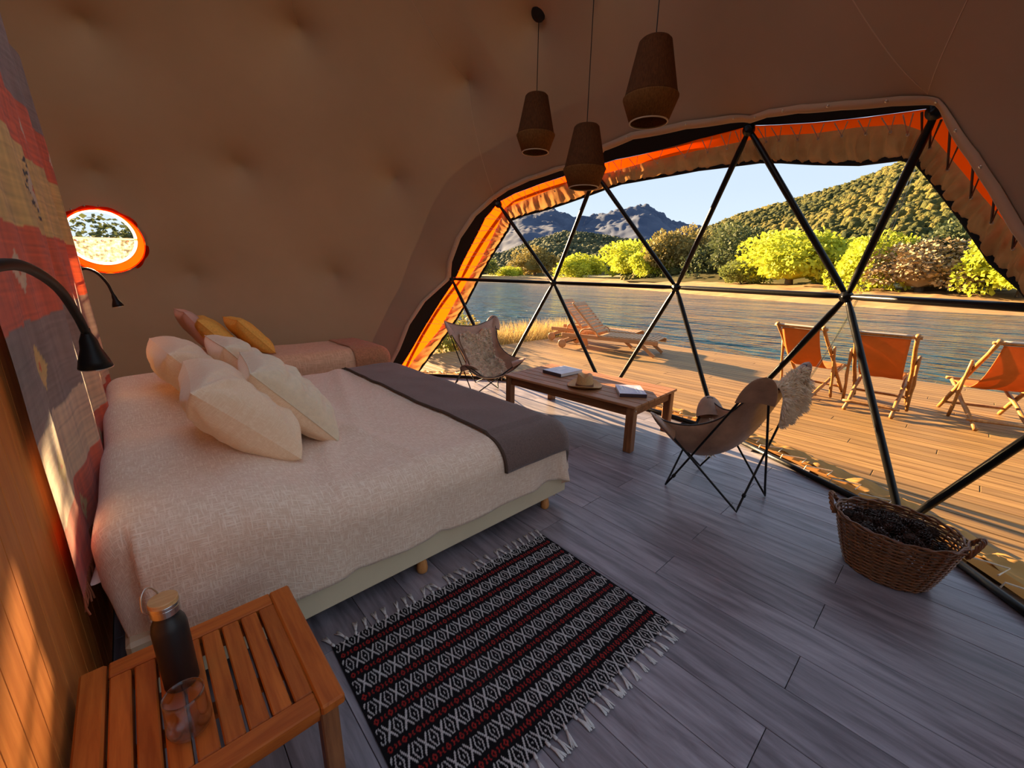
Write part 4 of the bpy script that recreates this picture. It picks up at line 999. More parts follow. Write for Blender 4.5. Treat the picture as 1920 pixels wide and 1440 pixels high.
# ------------------------------------------------------------------ butterfly chairs with sheepskins
def tip_loop(f0, tip, f1, cen):
    """a rod from foot f0 up to the rounded tip and down to foot f1"""
    f0, tip, f1, cen = map(Vector, (f0, tip, f1, cen)); a = (f0 - tip); b = (f1 - tip)
    s = (a.normalized() - b.normalized()); s.normalize(); m_ = (a.normalized() + b.normalized()).normalized()
    return [tip + m_ * .10 + s * .055, tip + m_ * .035 + s * .042, tip + s * .015, tip - s * .015, tip + m_ * .035 - s * .042, tip + m_ * .10 - s * .055]
def butterfly(label, feet, tips, center_z, drop):
    """feet L,M,R,B and tips FL,FR,BL,BR in world coordinates"""
    L_, Mf, Rf, Bf = [Vector(p) for p in feet]; FL, FR, BL, BR = [Vector(p) for p in tips]
    base = (L_ + Mf + Rf + Bf) / 4; base.z = 0
    ch = thing('butterfly_chair', label, 'chair', tuple(base), group='butterfly chairs')
    cen = (FL + FR + BL + BR) / 4 - base
    q = [p - base for p in (L_, Mf, Rf, Bf, FL, FR, BL, BR)]; L_, Mf, Rf, Bf, FL, FR, BL, BR = q
    def foot(p, a, b):
        u = (a - p).normalized(); v = (b - p).normalized(); z = Vector((0, 0, .008))
        return [p + u * .09 + z, p + u * .028 + z * 1.2, p + z, p + v * .028 + z * 1.2, p + v * .09 + z]
    r = .0068
    def loop(p0, t0, p1, t1):
        pts = foot(p0, t1, t0) + tip_loop(p0, t0, p1, cen) + foot(p1, t0, t1) + tip_loop(p1, t1, p0, cen)
        return tube(pts, r, 8, True)
    part('frame_rod', loop(L_, FR, Rf, BL), 'steel', ch, smooth=True)
    part('frame_rod', loop(Mf, FL, Bf, BR), 'steel', ch, smooth=True)
    for p, t in ((Mf, BR), (L_, BL), (Mf, FL)):
        d = (t - p).normalized(); a = p + d * (.10 if t is not FL else .02)
        if t is FL: continue
        part('clamp', tube([a + Vector((0, 0, .008)), a + d * .022 + Vector((0, 0, .008))], .012, 8), 'steel', ch, smooth=True)
    def S(u, v):
        k = .36; uu = u * math.sqrt(1 - k * v * v); vv = v * math.sqrt(1 - k * u * u); q = .80 * .98
        uu /= q; vv /= q
        w = [(1 - uu) * (1 + vv), (1 + uu) * (1 + vv), (1 - uu) * (1 - vv), (1 + uu) * (1 - vv)]
        p = (FL * w[0] + FR * w[1] + BL * w[2] + BR * w[3]) / 4
        ax = (FR - FL + BR - BL).normalized(); ay = (FL + FR - BL - BR); ay.z = 0; ay.normalize()
        c = (FL + FR + BL + BR) / 4; d = p - c; dx, dy = d.dot(ax), d.dot(ay)
        p = p - ax * dx * .43 * (1 - v * v) * abs(u) - ay * dy * .30 * (1 - u * u) * abs(v)
        e = max(0, 1 - u * u) ** 1.0; g = max(0, 1 - v * v) ** 1.0
        p.z -= drop * (e + g) * .5 + drop * .28 * e * g
        return p
    def sling(u, v): return tuple(S(-1 + 2 * u, -1 + 2 * v))
    lt = part('leather_sling', grid(sling, 40, 40), 'leather', ch, smooth=True, solid=.006)
    ed = [S(-1 + 2 * t, -1) for t in np.linspace(0, 1, 40)] + [S(1, -1 + 2 * t) for t in np.linspace(0, 1, 40)[1:]] + [S(1 - 2 * t, 1) for t in np.linspace(0, 1, 40)[1:]] + [S(-1, 1 - 2 * t) for t in np.linspace(0, 1, 40)[1:-1]]
    part('edge_piping', tube(ed, .0055, 6, True), 'piping', lt, smooth=True)
    # rounded leather pockets pulled over the four tips
    for tip, fa, fb in ((FL, Mf, Bf), (BR, Mf, Bf), (FR, L_, Rf), (BL, L_, Rf)):
        a = (fa - tip).normalized(); b = (fb - tip).normalized(); sv = (a - b).normalized(); dn = (a + b).normalized()
        inn = S(0, 0) - tip; inn.normalize(); dn = (dn * .45 + inn * .75).normalized(); sv = (sv - dn * sv.dot(dn)).normalized(); nv = dn.cross(sv).normalized()
        if nv.z < 0: nv = -nv
        def hood(u, v, tip=tip, sv=sv, dn=dn, nv=nv):
            t_ = v; w_ = .092 * math.sqrt(max(0, 1 - (1 - t_) ** 2.2)) * (1 + .10 * t_); an = 2 * PI * u
            c = tip + dn * (-.028 + .185 * t_) - nv * (.004 + .012 * t_)
            return tuple(c + sv * w_ * math.cos(an) + nv * (.017 * math.sqrt(max(0, 1 - (1 - t_) ** 2.2)) * math.sin(an)) - nv * .030 * (math.cos(an) ** 2 - .4) * t_)
        part('tip_pocket', grid(hood, 28, 12, True), 'leather', lt, smooth=True)
    return ch, base, S
def fleece(label, loc, Sf, u0, u1, v0, v1, hang, nblade, side, seed):
    """sheepskin following a chair's sling; v below -1 hangs over the back edge"""
    rr = random.Random(seed); t = thing('sheepskin', label, 'sheepskin', tuple(loc), group='sheepskins')
    def Q(u, v):
        U = u0 + (u1 - u0) * u; Vv = v0 + (v1 - v0) * v
        if Vv >= -1: return Sf(U, Vv)
        e = -1 - Vv; p = Sf(U, -1).copy(); back = Sf(U, -1) - Sf(U, -.8); back.z = 0; back.normalize()
        p += back * (.05 * min(1, e * 3)) + Vector((0, 0, .035 * math.sin(PI * min(1, e * 2.2)) - hang * max(0, e - .12)))
        return p
    def NQ(u, v):
        d = .01; a = Q(u + d, v) - Q(u - d, v); b = Q(u, v + d) - Q(u, v - d); n = a.cross(b) * side
        return n.normalized() if n.length > 1e-9 else Vector((0, 0, 1))
    def edge(u, v):   # irregular hide outline: pull the border in
        w = .12 * nz(v * 4 + seed, 2.0) ; uu = .5 + (u - .5) * (1 - .20 * abs(math.sin(v * 5.2 + seed)) + w)
        vv = .5 + (v - .5) * (1 - .10 * abs(math.sin(u * 6.1 + seed)) - .05)
        return uu, vv
    def sk(u, v):
        a, b = edge(u, v); return tuple(Q(a, b) + NQ(a, b) * .014)
    part('hide', grid(sk, 26, 36), 'skin', t, smooth=True, solid=.010)
    V, F = [], []
    for k in range(nblade):
        a, b = edge(rr.random(), rr.random()); p = Q(a, b); n = NQ(a, b)
        cl = Vector((nz(a * 14, b * 14, seed), nz(a * 14, b * 14, seed + 5), nz(a * 14, b * 14, seed + 9) - .25))
        d = (n + cl * .9 + Vector((rr.uniform(-.3, .3), rr.uniform(-.3, .3), rr.uniform(-.3, .3)))).normalized(); L_ = rr.uniform(.026, .050); s = d.orthogonal().normalized(); s.rotate(Matrix.Rotation(rr.uniform(0, 6.28), 3, d)); wv = .0042
        p0 = p + n * .010; p1 = p0 + d * L_ * .6 + cl * .004; p2 = p0 + d * L_ + cl * .012 + Vector((0, 0, -.004)); i = len(V)
        V += [tuple(p0 - s * wv), tuple(p0 + s * wv), tuple(p1 + s * wv * .9), tuple(p1 - s * wv * .9), tuple(p2)]
        F += [(i, i + 1, i + 2, i + 3), (i + 3, i + 2, i + 4)]
    part('wool', (V, F), 'wool', t)['kind'] = 'stuff'
    return t
c1, b1, S1 = butterfly('brown leather butterfly chair turned away, beside the wicker basket',
    [(2.539, 1.179, 0), (2.544, .720, 0), (2.900, .669, 0), (3.007, 1.148, 0)],
    [(2.36, 1.225, .545), (3.07, 1.172, .530), (2.37, .648, .885), (3.04, .620, .880)], .33, .33)
fleece('shaggy cream sheepskin hanging over the back of the near butterfly chair', b1, S1, -.42, .80, .80, -1.95, .26, 17000, -1, 3)
c2, b2, S2 = butterfly('brown leather butterfly chair facing the room between bed and window',
    [(2.80, 4.14, 0), (3.20, 4.20, 0), (3.25, 3.80, 0), (2.80, 3.72, 0)],
    [(3.42, 3.52, .415), (2.58, 3.56, .435), (3.47, 4.14, .855), (2.70, 4.11, .845)], .30, .27)
fleece('shaggy cream sheepskin spread over the seat of the far butterfly chair', b2, S2, -.72, .62, .70, -.96, .1, 15000, -1, 8)

# ------------------------------------------------------------------ wicker basket
bk = thing('wicker_basket', 'brown wicker basket with two handles standing at the window rail', 'basket', (2.555, .03, 0), math.radians(90))
def bk_r(z):
    t = z / .27; return .138 + .075 * t ** .8
NS = 26
def weaver(z, ph, r, seg=130, rad=.0042, amp=.0045):
    pts = []
    for k in range(seg):
        a = 2 * PI * k / seg; q = r(z) + amp * math.cos(a * NS / 2 + ph)
        pts.append((q * 1.10 * math.cos(a), q * .96 * math.sin(a), z))
    return tube(pts, rad, 6, True)
for k in range(27): part('weaver', weaver(.008 + k * .0094, PI * (k % 2), bk_r), 'wicker', bk, smooth=True)
for k in range(NS):
    a = 2 * PI * k / NS; part('stake', tube([(bk_r(z) * 1.10 * math.cos(a), bk_r(z) * .96 * math.sin(a), z) for z in (.002, .07, .14, .21, .268)], .0042, 6), 'wicker', bk, smooth=True)
for k, (dz, dr) in enumerate(((.262, .004), (.268, -.004), (.273, .003))):
    pts = []
    for i in range(120):
        a = 2 * PI * i / 120; q = bk_r(.265) + dr + .004 * math.sin(a * 14 + k * 2.1); pts.append((q * 1.10 * math.cos(a), q * .96 * math.sin(a), dz + .004 * math.cos(a * 14 + k * 2.1)))
    part('rim_braid', tube(pts, .0055, 6, True), 'wicker', bk, smooth=True)
for s in (-1, 1):
    for k in range(3):
        pts = []
        for t in np.linspace(0, 1, 30):
            a = PI * t; an = (0 if s > 0 else PI) + (t - .5) * .62
            q = bk_r(.26) + .012 + .022 * math.sin(a); w = 2 * PI * 3.2 * t + k * 2.09
            pts.append((q * 1.10 * math.cos(an) + .006 * math.cos(w) * s, q * .96 * math.sin(an), .245 + .072 * math.sin(a) + .006 * math.sin(w)))
        part('handle_strand', tube(pts, .0062, 6), 'wicker', bk, smooth=True)
part('base', lathe([(0, .004), (.14, .004)], 26), 'wicker', bk)
def cones():
    V, F = [], []; rr = random.Random(5)
    for c in range(46):
        a = rr.uniform(0, 6.28); q = .175 * math.sqrt(rr.random()); cx, cy = q * 1.06 * math.cos(a), q * .92 * math.sin(a)
        cz = .215 + .03 * (1 - (q / .175) ** 2) + rr.uniform(-.012, .014); rot = Matrix.Rotation(rr.uniform(0, 6.28), 4, 'Z') @ Matrix.Rotation(rr.uniform(.3, 1.8), 4, 'X')
        for k in range(46):
            t = k / 46; an = k * 2.4; r0 = .026 * math.sin(PI * (.12 + .8 * t)); z0 = -.035 + .07 * t
            d = Vector((math.cos(an), math.sin(an), .35)); s = Vector((-math.sin(an), math.cos(an), 0)); p = Vector((0, 0, z0)); i = len(V)
            for vv in (p + d * r0 * .3 - s * .004, p + d * r0 * .3 + s * .004, p + d * r0 + s * .008, p + d * r0 * 1.1 + Vector((0, 0, .004)), p + d * r0 - s * .008): V.append(tuple(rot @ vv + Vector((cx, cy, cz))))
            F.append((i, i + 1, i + 2, i + 3, i + 4))
    return V, F
pc = part('pine_cones', cones(), 'cone', loc=(2.555, .03, 0), solid=.002); pc.rotation_euler = (0, 0, PI / 2)
tag(pc, 'heap of small dark pine cones filling the wicker basket', 'pine cones', kind='stuff')

# ------------------------------------------------------------------ pendant lamps
def pendant(label, x, y, ztop, ceil):
    t = thing('pendant_lamp', label, 'pendant lamp', (x, y, ztop - .43), group='thread wound pendant lamps')
    h = .43
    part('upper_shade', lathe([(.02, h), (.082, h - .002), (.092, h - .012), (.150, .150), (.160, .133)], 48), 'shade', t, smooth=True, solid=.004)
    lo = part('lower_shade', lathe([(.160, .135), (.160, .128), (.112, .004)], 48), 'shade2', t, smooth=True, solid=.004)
    part('rim_ring', mv((lathe([(.107, -.004), (.114, -.004), (.115, .004), (.108, .006), (.107, -.004)], 48)), (0, 0, .004)), 'rim', lo, smooth=True)
    part('cord', tube([(0, 0, h - .01), (0, 0, ceil - (ztop - .43))], .0032, 6), 'black', t)
    part('bulb_holder', lathe([(0, h - .04), (.02, h - .04), (.02, h - .12), (.0, h - .12)], 16), 'black', t, smooth=True)
    return t
def ceil_z(x, y):
    z = 3.4
    for _ in range(30):
        d = np.array((x, y, z)) - DC; r = np.linalg.norm(d); z += (lining_r(d / r) - r) * .8
    return float(z)
_z1 = ceil_z(2.764, 2.764)
p1 = pendant('brown thread-wound pendant lamp under the round ceiling plate', 2.764, 2.764, 2.827, _z1)
_d1 = Vector(unit(10.46, 46.14))
cpl = part('ceiling_plate', xf(lathe([(0, .03), (.05, .03), (.058, .02), (.058, -.02)], 28), (-_d1).to_track_quat('Z', 'Y').to_matrix().to_4x4()), 'black', p1, smooth=True, loc=(0, 0, _z1 - (2.827 - .43)))
pendant('brown thread-wound pendant lamp hanging lowest, in front of the window edge', 2.747, 2.209, 2.478, ceil_z(2.747, 2.209))
pendant('brown thread-wound pendant lamp hanging highest and closest, above the window', 2.515, 1.549, 2.727, ceil_z(2.515, 1.549))

# ------------------------------------------------------------------ deck chairs outside
DZ = -.030
def deckchair(label, loc, rz):
    t = thing('deck_chair', label, 'deck chair', (loc[0], loc[1], DZ), rz, group='sling deck chairs')
    W2 = .245
    def stick(name, a, b, r, m='stick'):
        a, b = Vector(a), Vector(b); n = 7; pts = []; rad = []
        for i in range(n): pts.append(a.lerp(b, i / (n - 1)) + Vector((.004 * math.sin(i * 2.3 + a.x * 9), .004 * math.cos(i * 1.7 + a.y * 7), 0)) * (0 < i < n - 1)); rad.append(r * (1 + .12 * math.sin(i * 2.9 + a.z * 8)))
        part(name, tube(pts, rad, 8), m, t, smooth=True)
    for s in (-1, 1):
        stick('back_rail', (-.50, s * W2, .90), (.42, s * W2, .018), .020)
        stick('seat_rail', (.46, s * (W2 - .045), .36), (-.44, s * (W2 - .045), .018), .019)
        stick('prop', (-.20, s * (W2 + .04), .66), (-.02, s * (W2 + .04), .02), .016)
    stick('top_bar', (-.475, -W2 - .035, .875), (-.475, W2 + .035, .875), .016)
    stick('front_bar', (.445, -W2, .36), (.445, W2, .36), .016)
    stick('rear_bar', (-.33, -W2, .085), (-.33, W2, .085), .015)
    stick('foot_bar', (.33, -W2, .10), (.33, W2, .10), .015)
    def sl(u, v):
        # from the top bar, sagging, to the front bar
        t_ = v; x = -.475 + .92 * t_; z = .875 + (.36 - .875) * t_ - .30 * math.sin(PI * t_ ** .85) * (1 - .25 * t_)
        y = (-1 + 2 * u) * (W2 - .045) * (1 - .06 * math.sin(PI * t_)); z += .012 * nz(u * 3, v * 4, loc[0])
        return (x, y, z)
    sg = part('sling', grid(sl, 14, 36), 'sling', t, smooth=True, solid=.004)
    part('top_hem', grid(lambda u, v: (-.475 + .022 * math.cos(-2.2 + 5 * v), (-1 + 2 * u) * (W2 - .04), .875 + .022 * math.sin(-2.2 + 5 * v)), 8, 10), 'slingtop', sg, smooth=True, solid=.003)
    return t
deckchair('orange sling deck chair on the deck partly behind the sheepskin', (6.26, 1.225), math.radians(-10))
deckchair('orange sling deck chair in the middle of the three on the deck', (6.21, .54), math.radians(0))
deckchair('orange sling deck chair turned sideways at the edge of the view', (6.42, -.33), math.radians(17))

# ------------------------------------------------------------------ sun loungers
def lounger():
    t = thing('sun_lounger', 'wooden slatted sun lounger', 'sun lounger', (0, 0, 0), group='wooden sun loungers')
    # local: length along -y (foot), width along x
    for s in (-1, 1):
        part('side_rail', box((s * .30, -.02, .265), (.035, 1.90, .075), .006), 'lounge', t)
        part('rear_leg', bar((s * .285, .62, .25), (s * .285, .93, .12), .035, .06), 'lounge', t)
        part('front_leg', bar((s * .285, -.62, .25), (s * .285, -.92, .02), .035, .06), 'lounge', t)
        part('wheel', xf(lathe([(0, .022), (.02, .022), (.024, .018), (.075, .016), (.085, .012), (.085, -.012), (.075, -.016), (.0, -.018)], 20), Matrix.Translation((s * .335, .90, .088)) @ Matrix.Rotation(PI / 2, 4, 'Y')), 'lounge', t, smooth=True)
        part('armrest', tube(smooth_path([(s * .325, .52, .29), (s * .335, .50, .37), (s * .335, .40, .42), (s * .335, .22, .40), (s * .33, .14, .29)], 6), .013, 8), 'lounge', t, smooth=True)
    part('axle', tube([(-.33, .90, .088), (.33, .90, .088)], .012, 8), 'steel', t)
    _m = mesh('slat', box((0, 0, 0), (.56, .058, .016), .003), 'lounge')
    for k in range(15): part('slat', _m, 'lounge', t, loc=(0, -.92 + k * .074, .308))
    bk_ = thing('backrest', None, None, (0, .20, .31)); bk_.parent = t; bk_.rotation_euler = (math.radians(46), 0, 0)
    for s in (-1, 1): part('back_rail', box((s * .27, .37, .012), (.030, .78, .034), .004), 'lounge', bk_)
    for k in range(10): part('back_slat', _m, 'lounge', bk_, loc=(0, .05 + k * .074, .030))
    part('head_board', box((0, .765, .020), (.58, .06, .03), .005), 'lounge', bk_)
    part('back_prop', bar((0, .55, .02), (0, .62, .30), .30, .03), 'lounge', t)
    return t
l1 = lounger(); l1.location = (6.86, 4.62, DZ); l1.rotation_euler = (0, 0, math.radians(14)); l1['label'] = 'wooden sun lounger with raised back, closer to the dome window'
def copy_tree2(o, parent=None):
    c = o.copy(); COL.objects.link(c); c.parent = parent
    for ch in [q for q in list(bpy.data.objects) if q.parent == o]: copy_tree2(ch, c)
    return c
l2 = copy_tree2(l1); l2.location = (7.42, 5.42, DZ); l2['label'] = 'wooden sun lounger with raised back, standing at the river edge'

# ------------------------------------------------------------------ far bank, trees, hills
BANK = [(20, 230), (48, 150), (71, 91), (74, 57), (53, 24), (45.5, 10.7), (42.6, 3.2), (43.2, -2), (44, -30), (50, -110)]
def bank_at(t):
    i = min(int(t), len(BANK) - 2); f = t - i; return np.array(BANK[i]) * (1 - f) + np.array(BANK[i + 1]) * f
def landstrip(inner, outer, z0, z1, n=140, m=24, amp=1.0, pw=1.0, s=.05):
    def fn(u, v):
        t = u * (len(inner) - 1); i = min(int(t), len(inner) - 2); f = t - i; f = f * f * (3 - 2 * f)
        a = np.array(inner[i]) * (1 - f) + np.array(inner[i + 1]) * f; b = np.array(outer[i]) * (1 - f) + np.array(outer[i + 1]) * f
        p = a * (1 - v) + b * v; zz0 = z0; zz1 = z1[i] * (1 - f) + z1[i + 1] * f
        z = zz0 + (zz1 - zz0) * v ** pw
        z += amp * (nz(p[0] * s, p[1] * s) + .5 * nz(p[0] * s * 2.7, p[1] * s * 2.7, 3)) * min(1, 4 * v)
        return (p[0], p[1], z)
    return grid(fn, n, m)
_bo2 = [(x + 16, y + (2 if y > 40 else -1)) for x, y in BANK]
fb = part('river_bank', landstrip(BANK, _bo2, -.85, [.6] * len(BANK), 160, 14, .25, .7, .4), 'bank', smooth=True); fb['kind'] = 'structure'
_bo3 = [(x + 60, y + (25 if y > 40 else -4)) for x, y in BANK]
fm = part('ground_far', landstrip(_bo2, _bo3, .55, [1.5] * len(BANK), 120, 12, .5, 1, .1), 'meadow', smooth=True); fm['kind'] = 'structure'
def ridge_land(az_el, d0, d1, zbase, curve=.85, n=160, m=40, amp=3.0, s=.02, jag=0.0):
    az = [a for a, e in az_el][::-1]; el = [e for a, e in az_el][::-1]
    def fn(u, v):
        a = az[0] + (az[-1] - az[0]) * u; e = float(np.interp(a, az, el)); ar = math.radians(a)
        dd0 = d0(a) if callable(d0) else d0; dd1 = d1(a) if callable(d1) else d1
        vv = min(v, .80) / .80; d = dd0 + (dd1 - dd0) * v
        zr = CAM_H + math.tan(math.radians(e)) * (dd0 + (dd1 - dd0) * .80)
        z = zbase + (zr - zbase) * (vv ** curve if v <= .8 else 1 - ((v - .8) / .2) ** 2 * .6)
        x, y = d * math.cos(ar), d * math.sin(ar)
        z += amp * (nz(x * s, y * s) + .5 * nz(x * s * 2.3, y * s * 2.3, 2) + .25 * nz(x * s * 5, y * s * 5, 5)) * math.sin(PI * min(1, v * 1.02)) ** .6 * (1 if v < .95 else .3)
        if jag: z += jag * abs(nz(x * s * 9, y * s * 9, 7)) * vv
        return (x, y, z)
    return grid(fn, n, m), fn
HR = [(33.0, .3), (28.5, 2.2), (25.76, 4.28), (24.67, 5.0), (19.84, 6.7), (15.91, 7.75), (12.32, 8.6), (9.09, 9.5), (6.21, 10.5), (3.66, 11.5), (.78, 12.5), (-2.96, 13.6), (-7.21, 14.0), (-14, 14.2), (-30, 13)]
gR, fR = ridge_land(HR, lambda a: 66 + .9 * max(0, a - 8), lambda a: 230 + 2.0 * max(0, a), .3, .8, 170, 50, 2.2, .03)
tag(part('hill_right', gR, 'hill', smooth=True), kind='structure')
HL = [(75, 1.0), (66, 1.2), (58.91, 1.73), (54.76, 2.01), (49.14, 2.38), (44.95, 4.0), (40.81, 4.95), (37.05, 4.75), (32.69, 4.2), (28.79, 3.65), (23.28, 3.1), (16, 2.5)]
gL, fL = ridge_land(HL, 150, 420, .5, .8, 130, 36, 4.0, .012)
tag(part('hill_left', gL, 'hill', smooth=True), kind='structure')
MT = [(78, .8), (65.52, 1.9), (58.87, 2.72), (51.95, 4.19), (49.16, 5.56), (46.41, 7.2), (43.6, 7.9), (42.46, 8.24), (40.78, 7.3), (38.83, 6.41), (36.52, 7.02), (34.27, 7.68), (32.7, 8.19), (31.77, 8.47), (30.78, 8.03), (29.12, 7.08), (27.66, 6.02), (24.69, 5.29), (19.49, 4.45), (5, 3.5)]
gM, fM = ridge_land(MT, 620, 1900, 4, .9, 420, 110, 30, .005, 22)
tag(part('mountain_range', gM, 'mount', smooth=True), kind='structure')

def ico(sub=1):
    t = (1 + 5 ** .5) / 2
    V = [Vector(p).normalized() for p in ((-1, t, 0), (1, t, 0), (-1, -t, 0), (1, -t, 0), (0, -1, t), (0, 1, t), (0, -1, -t), (0, 1, -t), (t, 0, -1), (t, 0, 1), (-t, 0, -1), (-t, 0, 1))]
    F = [(0, 11, 5), (0, 5, 1), (0, 1, 7), (0, 7, 10), (0, 10, 11), (1, 5, 9), (5, 11, 4), (11, 10, 2), (10, 7, 6), (7, 1, 8), (3, 9, 4), (3, 4, 2), (3, 2, 6), (3, 6, 8), (3, 8, 9), (4, 9, 5), (2, 4, 11), (6, 2, 10), (8, 6, 7), (9, 8, 1)]
    for _ in range(sub):
        c = {}; F2 = []
        def mid(a, b):
            k = (min(a, b), max(a, b))
            if k not in c: c[k] = len(V); V.append(((V[a] + V[b]) / 2).normalized())
            return c[k]
        for a, b, d in F:
            x, y, z = mid(a, b), mid(b, d), mid(d, a); F2 += [(a, x, z), (b, y, x), (d, z, y), (x, y, z)]
        F = F2
    return np.array([tuple(v) for v in V]), np.array(F)
_iv, _if = ico(1); _iv0, _if0 = ico(0)
def canopy(fn, n, smin, smax, vmax=.86, seed=1, vmin=.02, grow=0.0):
    """tree crowns of a wooded slope, joined: too many and far to tell apart"""
    rr = np.random.default_rng(seed); Vs, Fs = [], []; _iv, _if = _iv0, _if0; nv = len(_iv)
    for k in range(n):
        u, v = rr.random(), vmin + (vmax - vmin) * rr.random() ** .8; x, y, z = fn(u, v); s = smin + (smax - smin) * rr.random() ** 1.6
        s *= 1 + grow * v
        j = 1 + .75 * (rr.random((nv, 1)) - .5); P = _iv * j * np.array((s, s, s * rr.uniform(.7, 1.15))) + np.array((x, y, z + s * .35)); Vs.append(P); Fs.append(_if + k * nv)
    me = bpy.data.meshes.new('forest'); V = np.concatenate(Vs).astype(np.float32); F = np.concatenate(Fs).astype(np.int32)
    me.vertices.add(len(V)); me.vertices.foreach_set('co', V.ravel()); me.loops.add(F.size); me.loops.foreach_set('vertex_index', F.ravel())
    me.polygons.add(len(F)); me.polygons.foreach_set('loop_start', np.arange(0, F.size, 3, dtype=np.int32)); me.update(calc_edges=True)
    return me
def forest(name, label, me, m):
    me.materials.append(M[m]); o = part(name, me, m); return tag(o, label, 'forest', kind='stuff')
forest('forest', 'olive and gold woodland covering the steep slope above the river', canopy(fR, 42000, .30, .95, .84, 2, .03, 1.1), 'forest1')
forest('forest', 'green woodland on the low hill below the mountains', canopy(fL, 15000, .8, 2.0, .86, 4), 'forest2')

# leafy trees on the far bank: leaf quads gathered in clumps
def leafmesh(name, n, seed, leaf=.38, droop=.35, clumps=26, shape=(1, 1, .85)):
    rr = np.random.default_rng(seed); cs = []
    for k in range(clumps):
        d = rr.normal(size=3); d /= np.linalg.norm(d); d[2] = abs(d[2]) * 1.15 - .28; r = rr.uniform(.45, .85); cs.append((d * r, rr.uniform(.24, .42)))
    idx = rr.integers(0, clumps, n); d = rr.normal(size=(n, 3)); d /= np.linalg.norm(d, axis=1)[:, None]
    c = np.array([cs[i][0] for i in idx]); cr = np.array([cs[i][1] for i in idx])[:, None]
    P = (c + d * cr * rr.uniform(.72, 1.05, (n, 1))) * np.array(shape); P[:, 2] = P[:, 2] + .62
    P[:, 2] = np.maximum(P[:, 2], .03 * rr.random(n))
    a = d + rr.normal(size=(n, 3)) * .8; a[:, 2] -= droop; a /= np.linalg.norm(a, axis=1)[:, None]
    b = np.cross(a, rr.normal(size=(n, 3))); b /= np.linalg.norm(b, axis=1)[:, None]
    L = leaf * rr.uniform(.6, 1.3, (n, 1)) * .1; Wd = L * .45
    V = np.empty((n, 4, 3)); V[:, 0] = P - b * Wd * .3; V[:, 1] = P + a * L * .5 - b * Wd; V[:, 2] = P + a * L; V[:, 3] = P + a * L * .5 + b * Wd
    me = bpy.data.meshes.new(name); me.vertices.add(n * 4); me.vertices.foreach_set('co', V.astype(np.float32).ravel())
    me.loops.add(n * 4); me.loops.foreach_set('vertex_index', np.arange(n * 4, dtype=np.int32)); me.polygons.add(n); me.polygons.foreach_set('loop_start', np.arange(0, n * 4, 4, dtype=np.int32)); me.update(calc_edges=True)
    return me
_leaf = {}
def tree(name, label, loc, w, h, m, var, group='trees on the far bank', nl=7500):
    t = thing(name, label, 'tree' if 'shrub' not in name else 'shrub', (loc[0], loc[1], loc[2]), random.uniform(0, 6), group)
    k = (var, m, nl)
    if k not in _leaf: _leaf[k] = leafmesh('foliage', nl, 10 + var, .78 if 'willow' in name else .70); _leaf[k].materials.append(M[m])
    o = part('foliage', _leaf[k], m, t); o.scale = (w / 1.75, w / 1.75, h / 1.42)
    core = (np.array(_iv) * np.array((.40, .40, .34)) * (1 + .25 * (np.random.default_rng(var).random((len(_iv), 1)) - .5)) + np.array((0, 0, .60)))
    c = part('inner_foliage', ([tuple(p) for p in core], [tuple(f) for f in _if]), m, t); c.scale = o.scale
    part('trunk', tube([(0, 0, -.3), (.02 * w, 0, h * .25), (-.02 * w, .01 * w, h * .5)], [.05 * w, .035 * w, .02 * w], 7), 'bark', t, smooth=True)
    return t
TR = [((81, 105), 12, 7.0, 'bush_g', 0, 'willow_tree', 'pale green willow at the orange border end of the far bank'),
      ((93, 103), 8.5, 4.2, 'bush_y', 1, 'willow_shrub', 'small yellow willow shrub beside the pale green willow'),
      ((103, 102), 15, 10.5, 'bush_o', 2, 'olive_tree', 'olive brown tree behind the small yellow shrub on the far bank'),
      ((97, 77), 12.5, 7.6, 'bush_y', 3, 'willow_tree', 'rounded yellow willow left of the widest yellow clump'),
      ((97, 60), 17, 11.5, 'bush_y', 0, 'willow_tree', 'widest bright yellow willow clump across the river'),
      ((86, 43), 13, 12.2, 'bush_o', 1, 'willow_tree', 'tall golden olive willow beside the dark green tree'),
      ((84, 47.5), 9.5, 8.0, 'bush_y', 2, 'willow_tree', 'yellow willow under the tall golden olive one'),
      ((79, 30), 13.5, 11.0, 'bush_d', 3, 'alder_tree', 'large dark green rounded tree across the river'),
      ((67.5, 23.6), 6.0, 4.8, 'bush_g', 1, 'willow_shrub', 'low green willow shrub next to the big yellow willow'),
      ((65, 16.8), 12.2, 8.6, 'bush_y', 0, 'willow_tree', 'big bright yellow willow behind the frame hub across the river'),
      ((57.5, 7.0), 7.0, 6.4, 'bush_y', 3, 'willow_tree', 'narrow yellow willow right of the frame hub'),
      ((55.5, 3.6), 9.0, 5.2, 'twig', 2, 'bare_shrub', 'bare tan shrub on the far bank'),
      ((60, .2), 9.0, 8.4, 'bush_d', 1, 'alder_tree', 'dark green tree behind the bare tan shrub'),
      ((52.5, -2.4), 7.5, 6.2, 'bush_y', 2, 'willow_tree', 'yellow willow at the right window border'),
      ((52, -10), 9, 7, 'bush_g', 0, 'willow_tree', 'green willow beyond the right window border')]
for (x, y), w, h, m, v, n_, lb in TR: tree(n_, lb, (x, y, -.35), w, h, m, v)
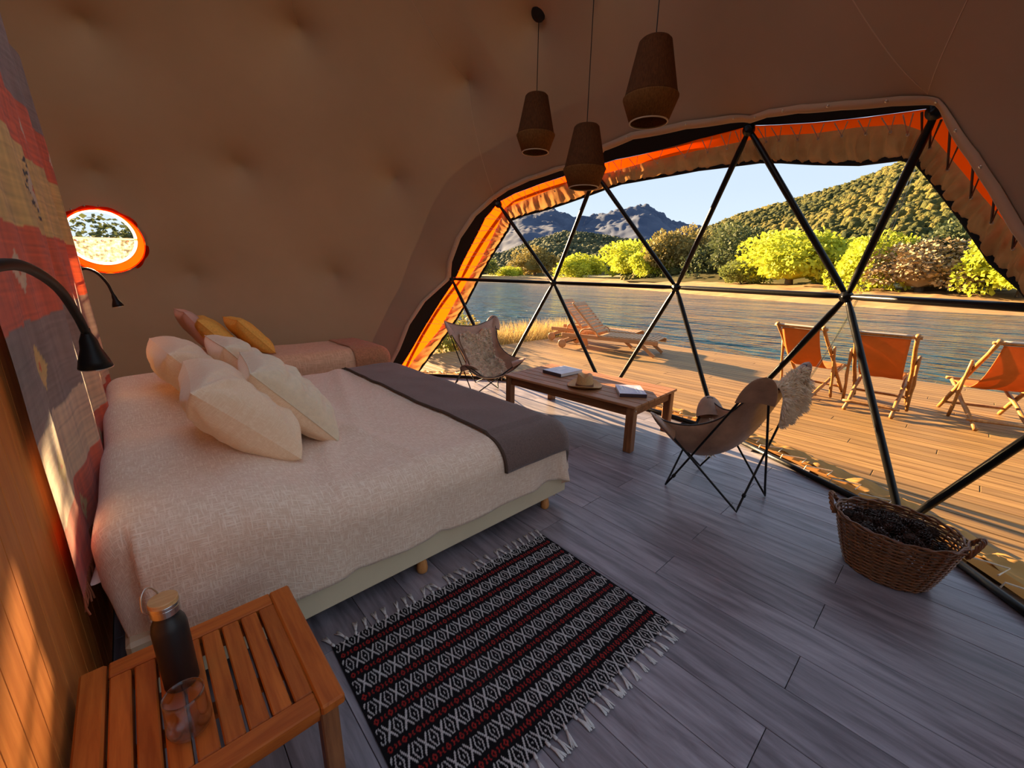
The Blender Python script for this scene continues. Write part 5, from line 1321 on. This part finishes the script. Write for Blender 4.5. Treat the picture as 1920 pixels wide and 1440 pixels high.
# brush and reeds that edge the deck on the dome's bank, and the meadow behind the porthole
def grassy(name, label, pts, m, n, hh, seed, spread):
    rr = random.Random(seed); V, F = [], []
    for _ in range(n):
        cx, cy, cz = pts[rr.randrange(len(pts))]; x = cx + rr.gauss(0, spread); y = cy + rr.gauss(0, spread)
        if x < 8.6 and y < 6.52: y = 6.52 + abs(y - 6.52) * .3
        h = hh * rr.uniform(.4, 1.2); a = rr.uniform(0, 6.28); dx, dy = math.cos(a), math.sin(a); b = rr.uniform(.1, .6) * h; w = .006 + .004 * rr.random(); i = len(V)
        px, py = -dy * w, dx * w
        V += [(x - px, y - py, cz), (x + px, y + py, cz), (x + dx * b * .35 + px * .8, y + dy * b * .35 + py * .8, cz + h * .6), (x + dx * b * .35 - px * .8, y + dy * b * .35 - py * .8, cz + h * .6), (x + dx * b, y + dy * b, cz + h)]
        F += [(i, i + 1, i + 2, i + 3), (i + 3, i + 2, i + 4)]
    o = part(name, (V, F), m); return tag(o, label, 'grass', kind='stuff')
grassy('dry_grass', 'tall dry golden grass along the end of the deck', [(5.2 + .22 * k, 6.85 + .15 * (k % 3), -.55) for k in range(16)], 'grass', 5200, .78, 3, .22)
grassy('reeds', 'sparse dry reeds along the river side of the deck', [(8.62, -1 + .35 * k, -.75) for k in range(18)], 'grass', 200, .6, 9, .10)
grassy('meadow_grass', 'golden meadow grass outside the porthole', [(-2.2 + .6 * (k % 9), 7.6 + 1.0 * (k // 9), -.45) for k in range(81)], 'grass', 9000, .95, 5, .6)
tree('leafy_shrub', 'green leafy shrub beside the orange border at the end of the deck', (4.35, 7.35, -.5), 1.5, 1.45, 'bush_g', 2, 'shrubs by the dome', 2600)
tree('leafy_shrub', 'small olive shrub behind the dry grass at the deck end', (5.35, 7.9, -.5), 1.3, 1.15, 'bush_o', 3, 'shrubs by the dome', 2600)
tree('spreading_tree', 'dark spreading tree seen through the porthole', (-.55, 42, -.5), 9.5, 5.6, 'bush_d', 3, 'trees behind the porthole', 3000)
tree('olive_tree', 'golden low tree beside the spreading tree in the porthole', (3.6, 44, -.5), 9.0, 3.8, 'bush_o', 2, 'trees behind the porthole', 3000)
tree('bare_shrub', 'low golden bush at the edge of the porthole view', (-4.6, 40, -.5), 6.0, 2.6, 'bush_y', 1, 'trees behind the porthole', 3000)
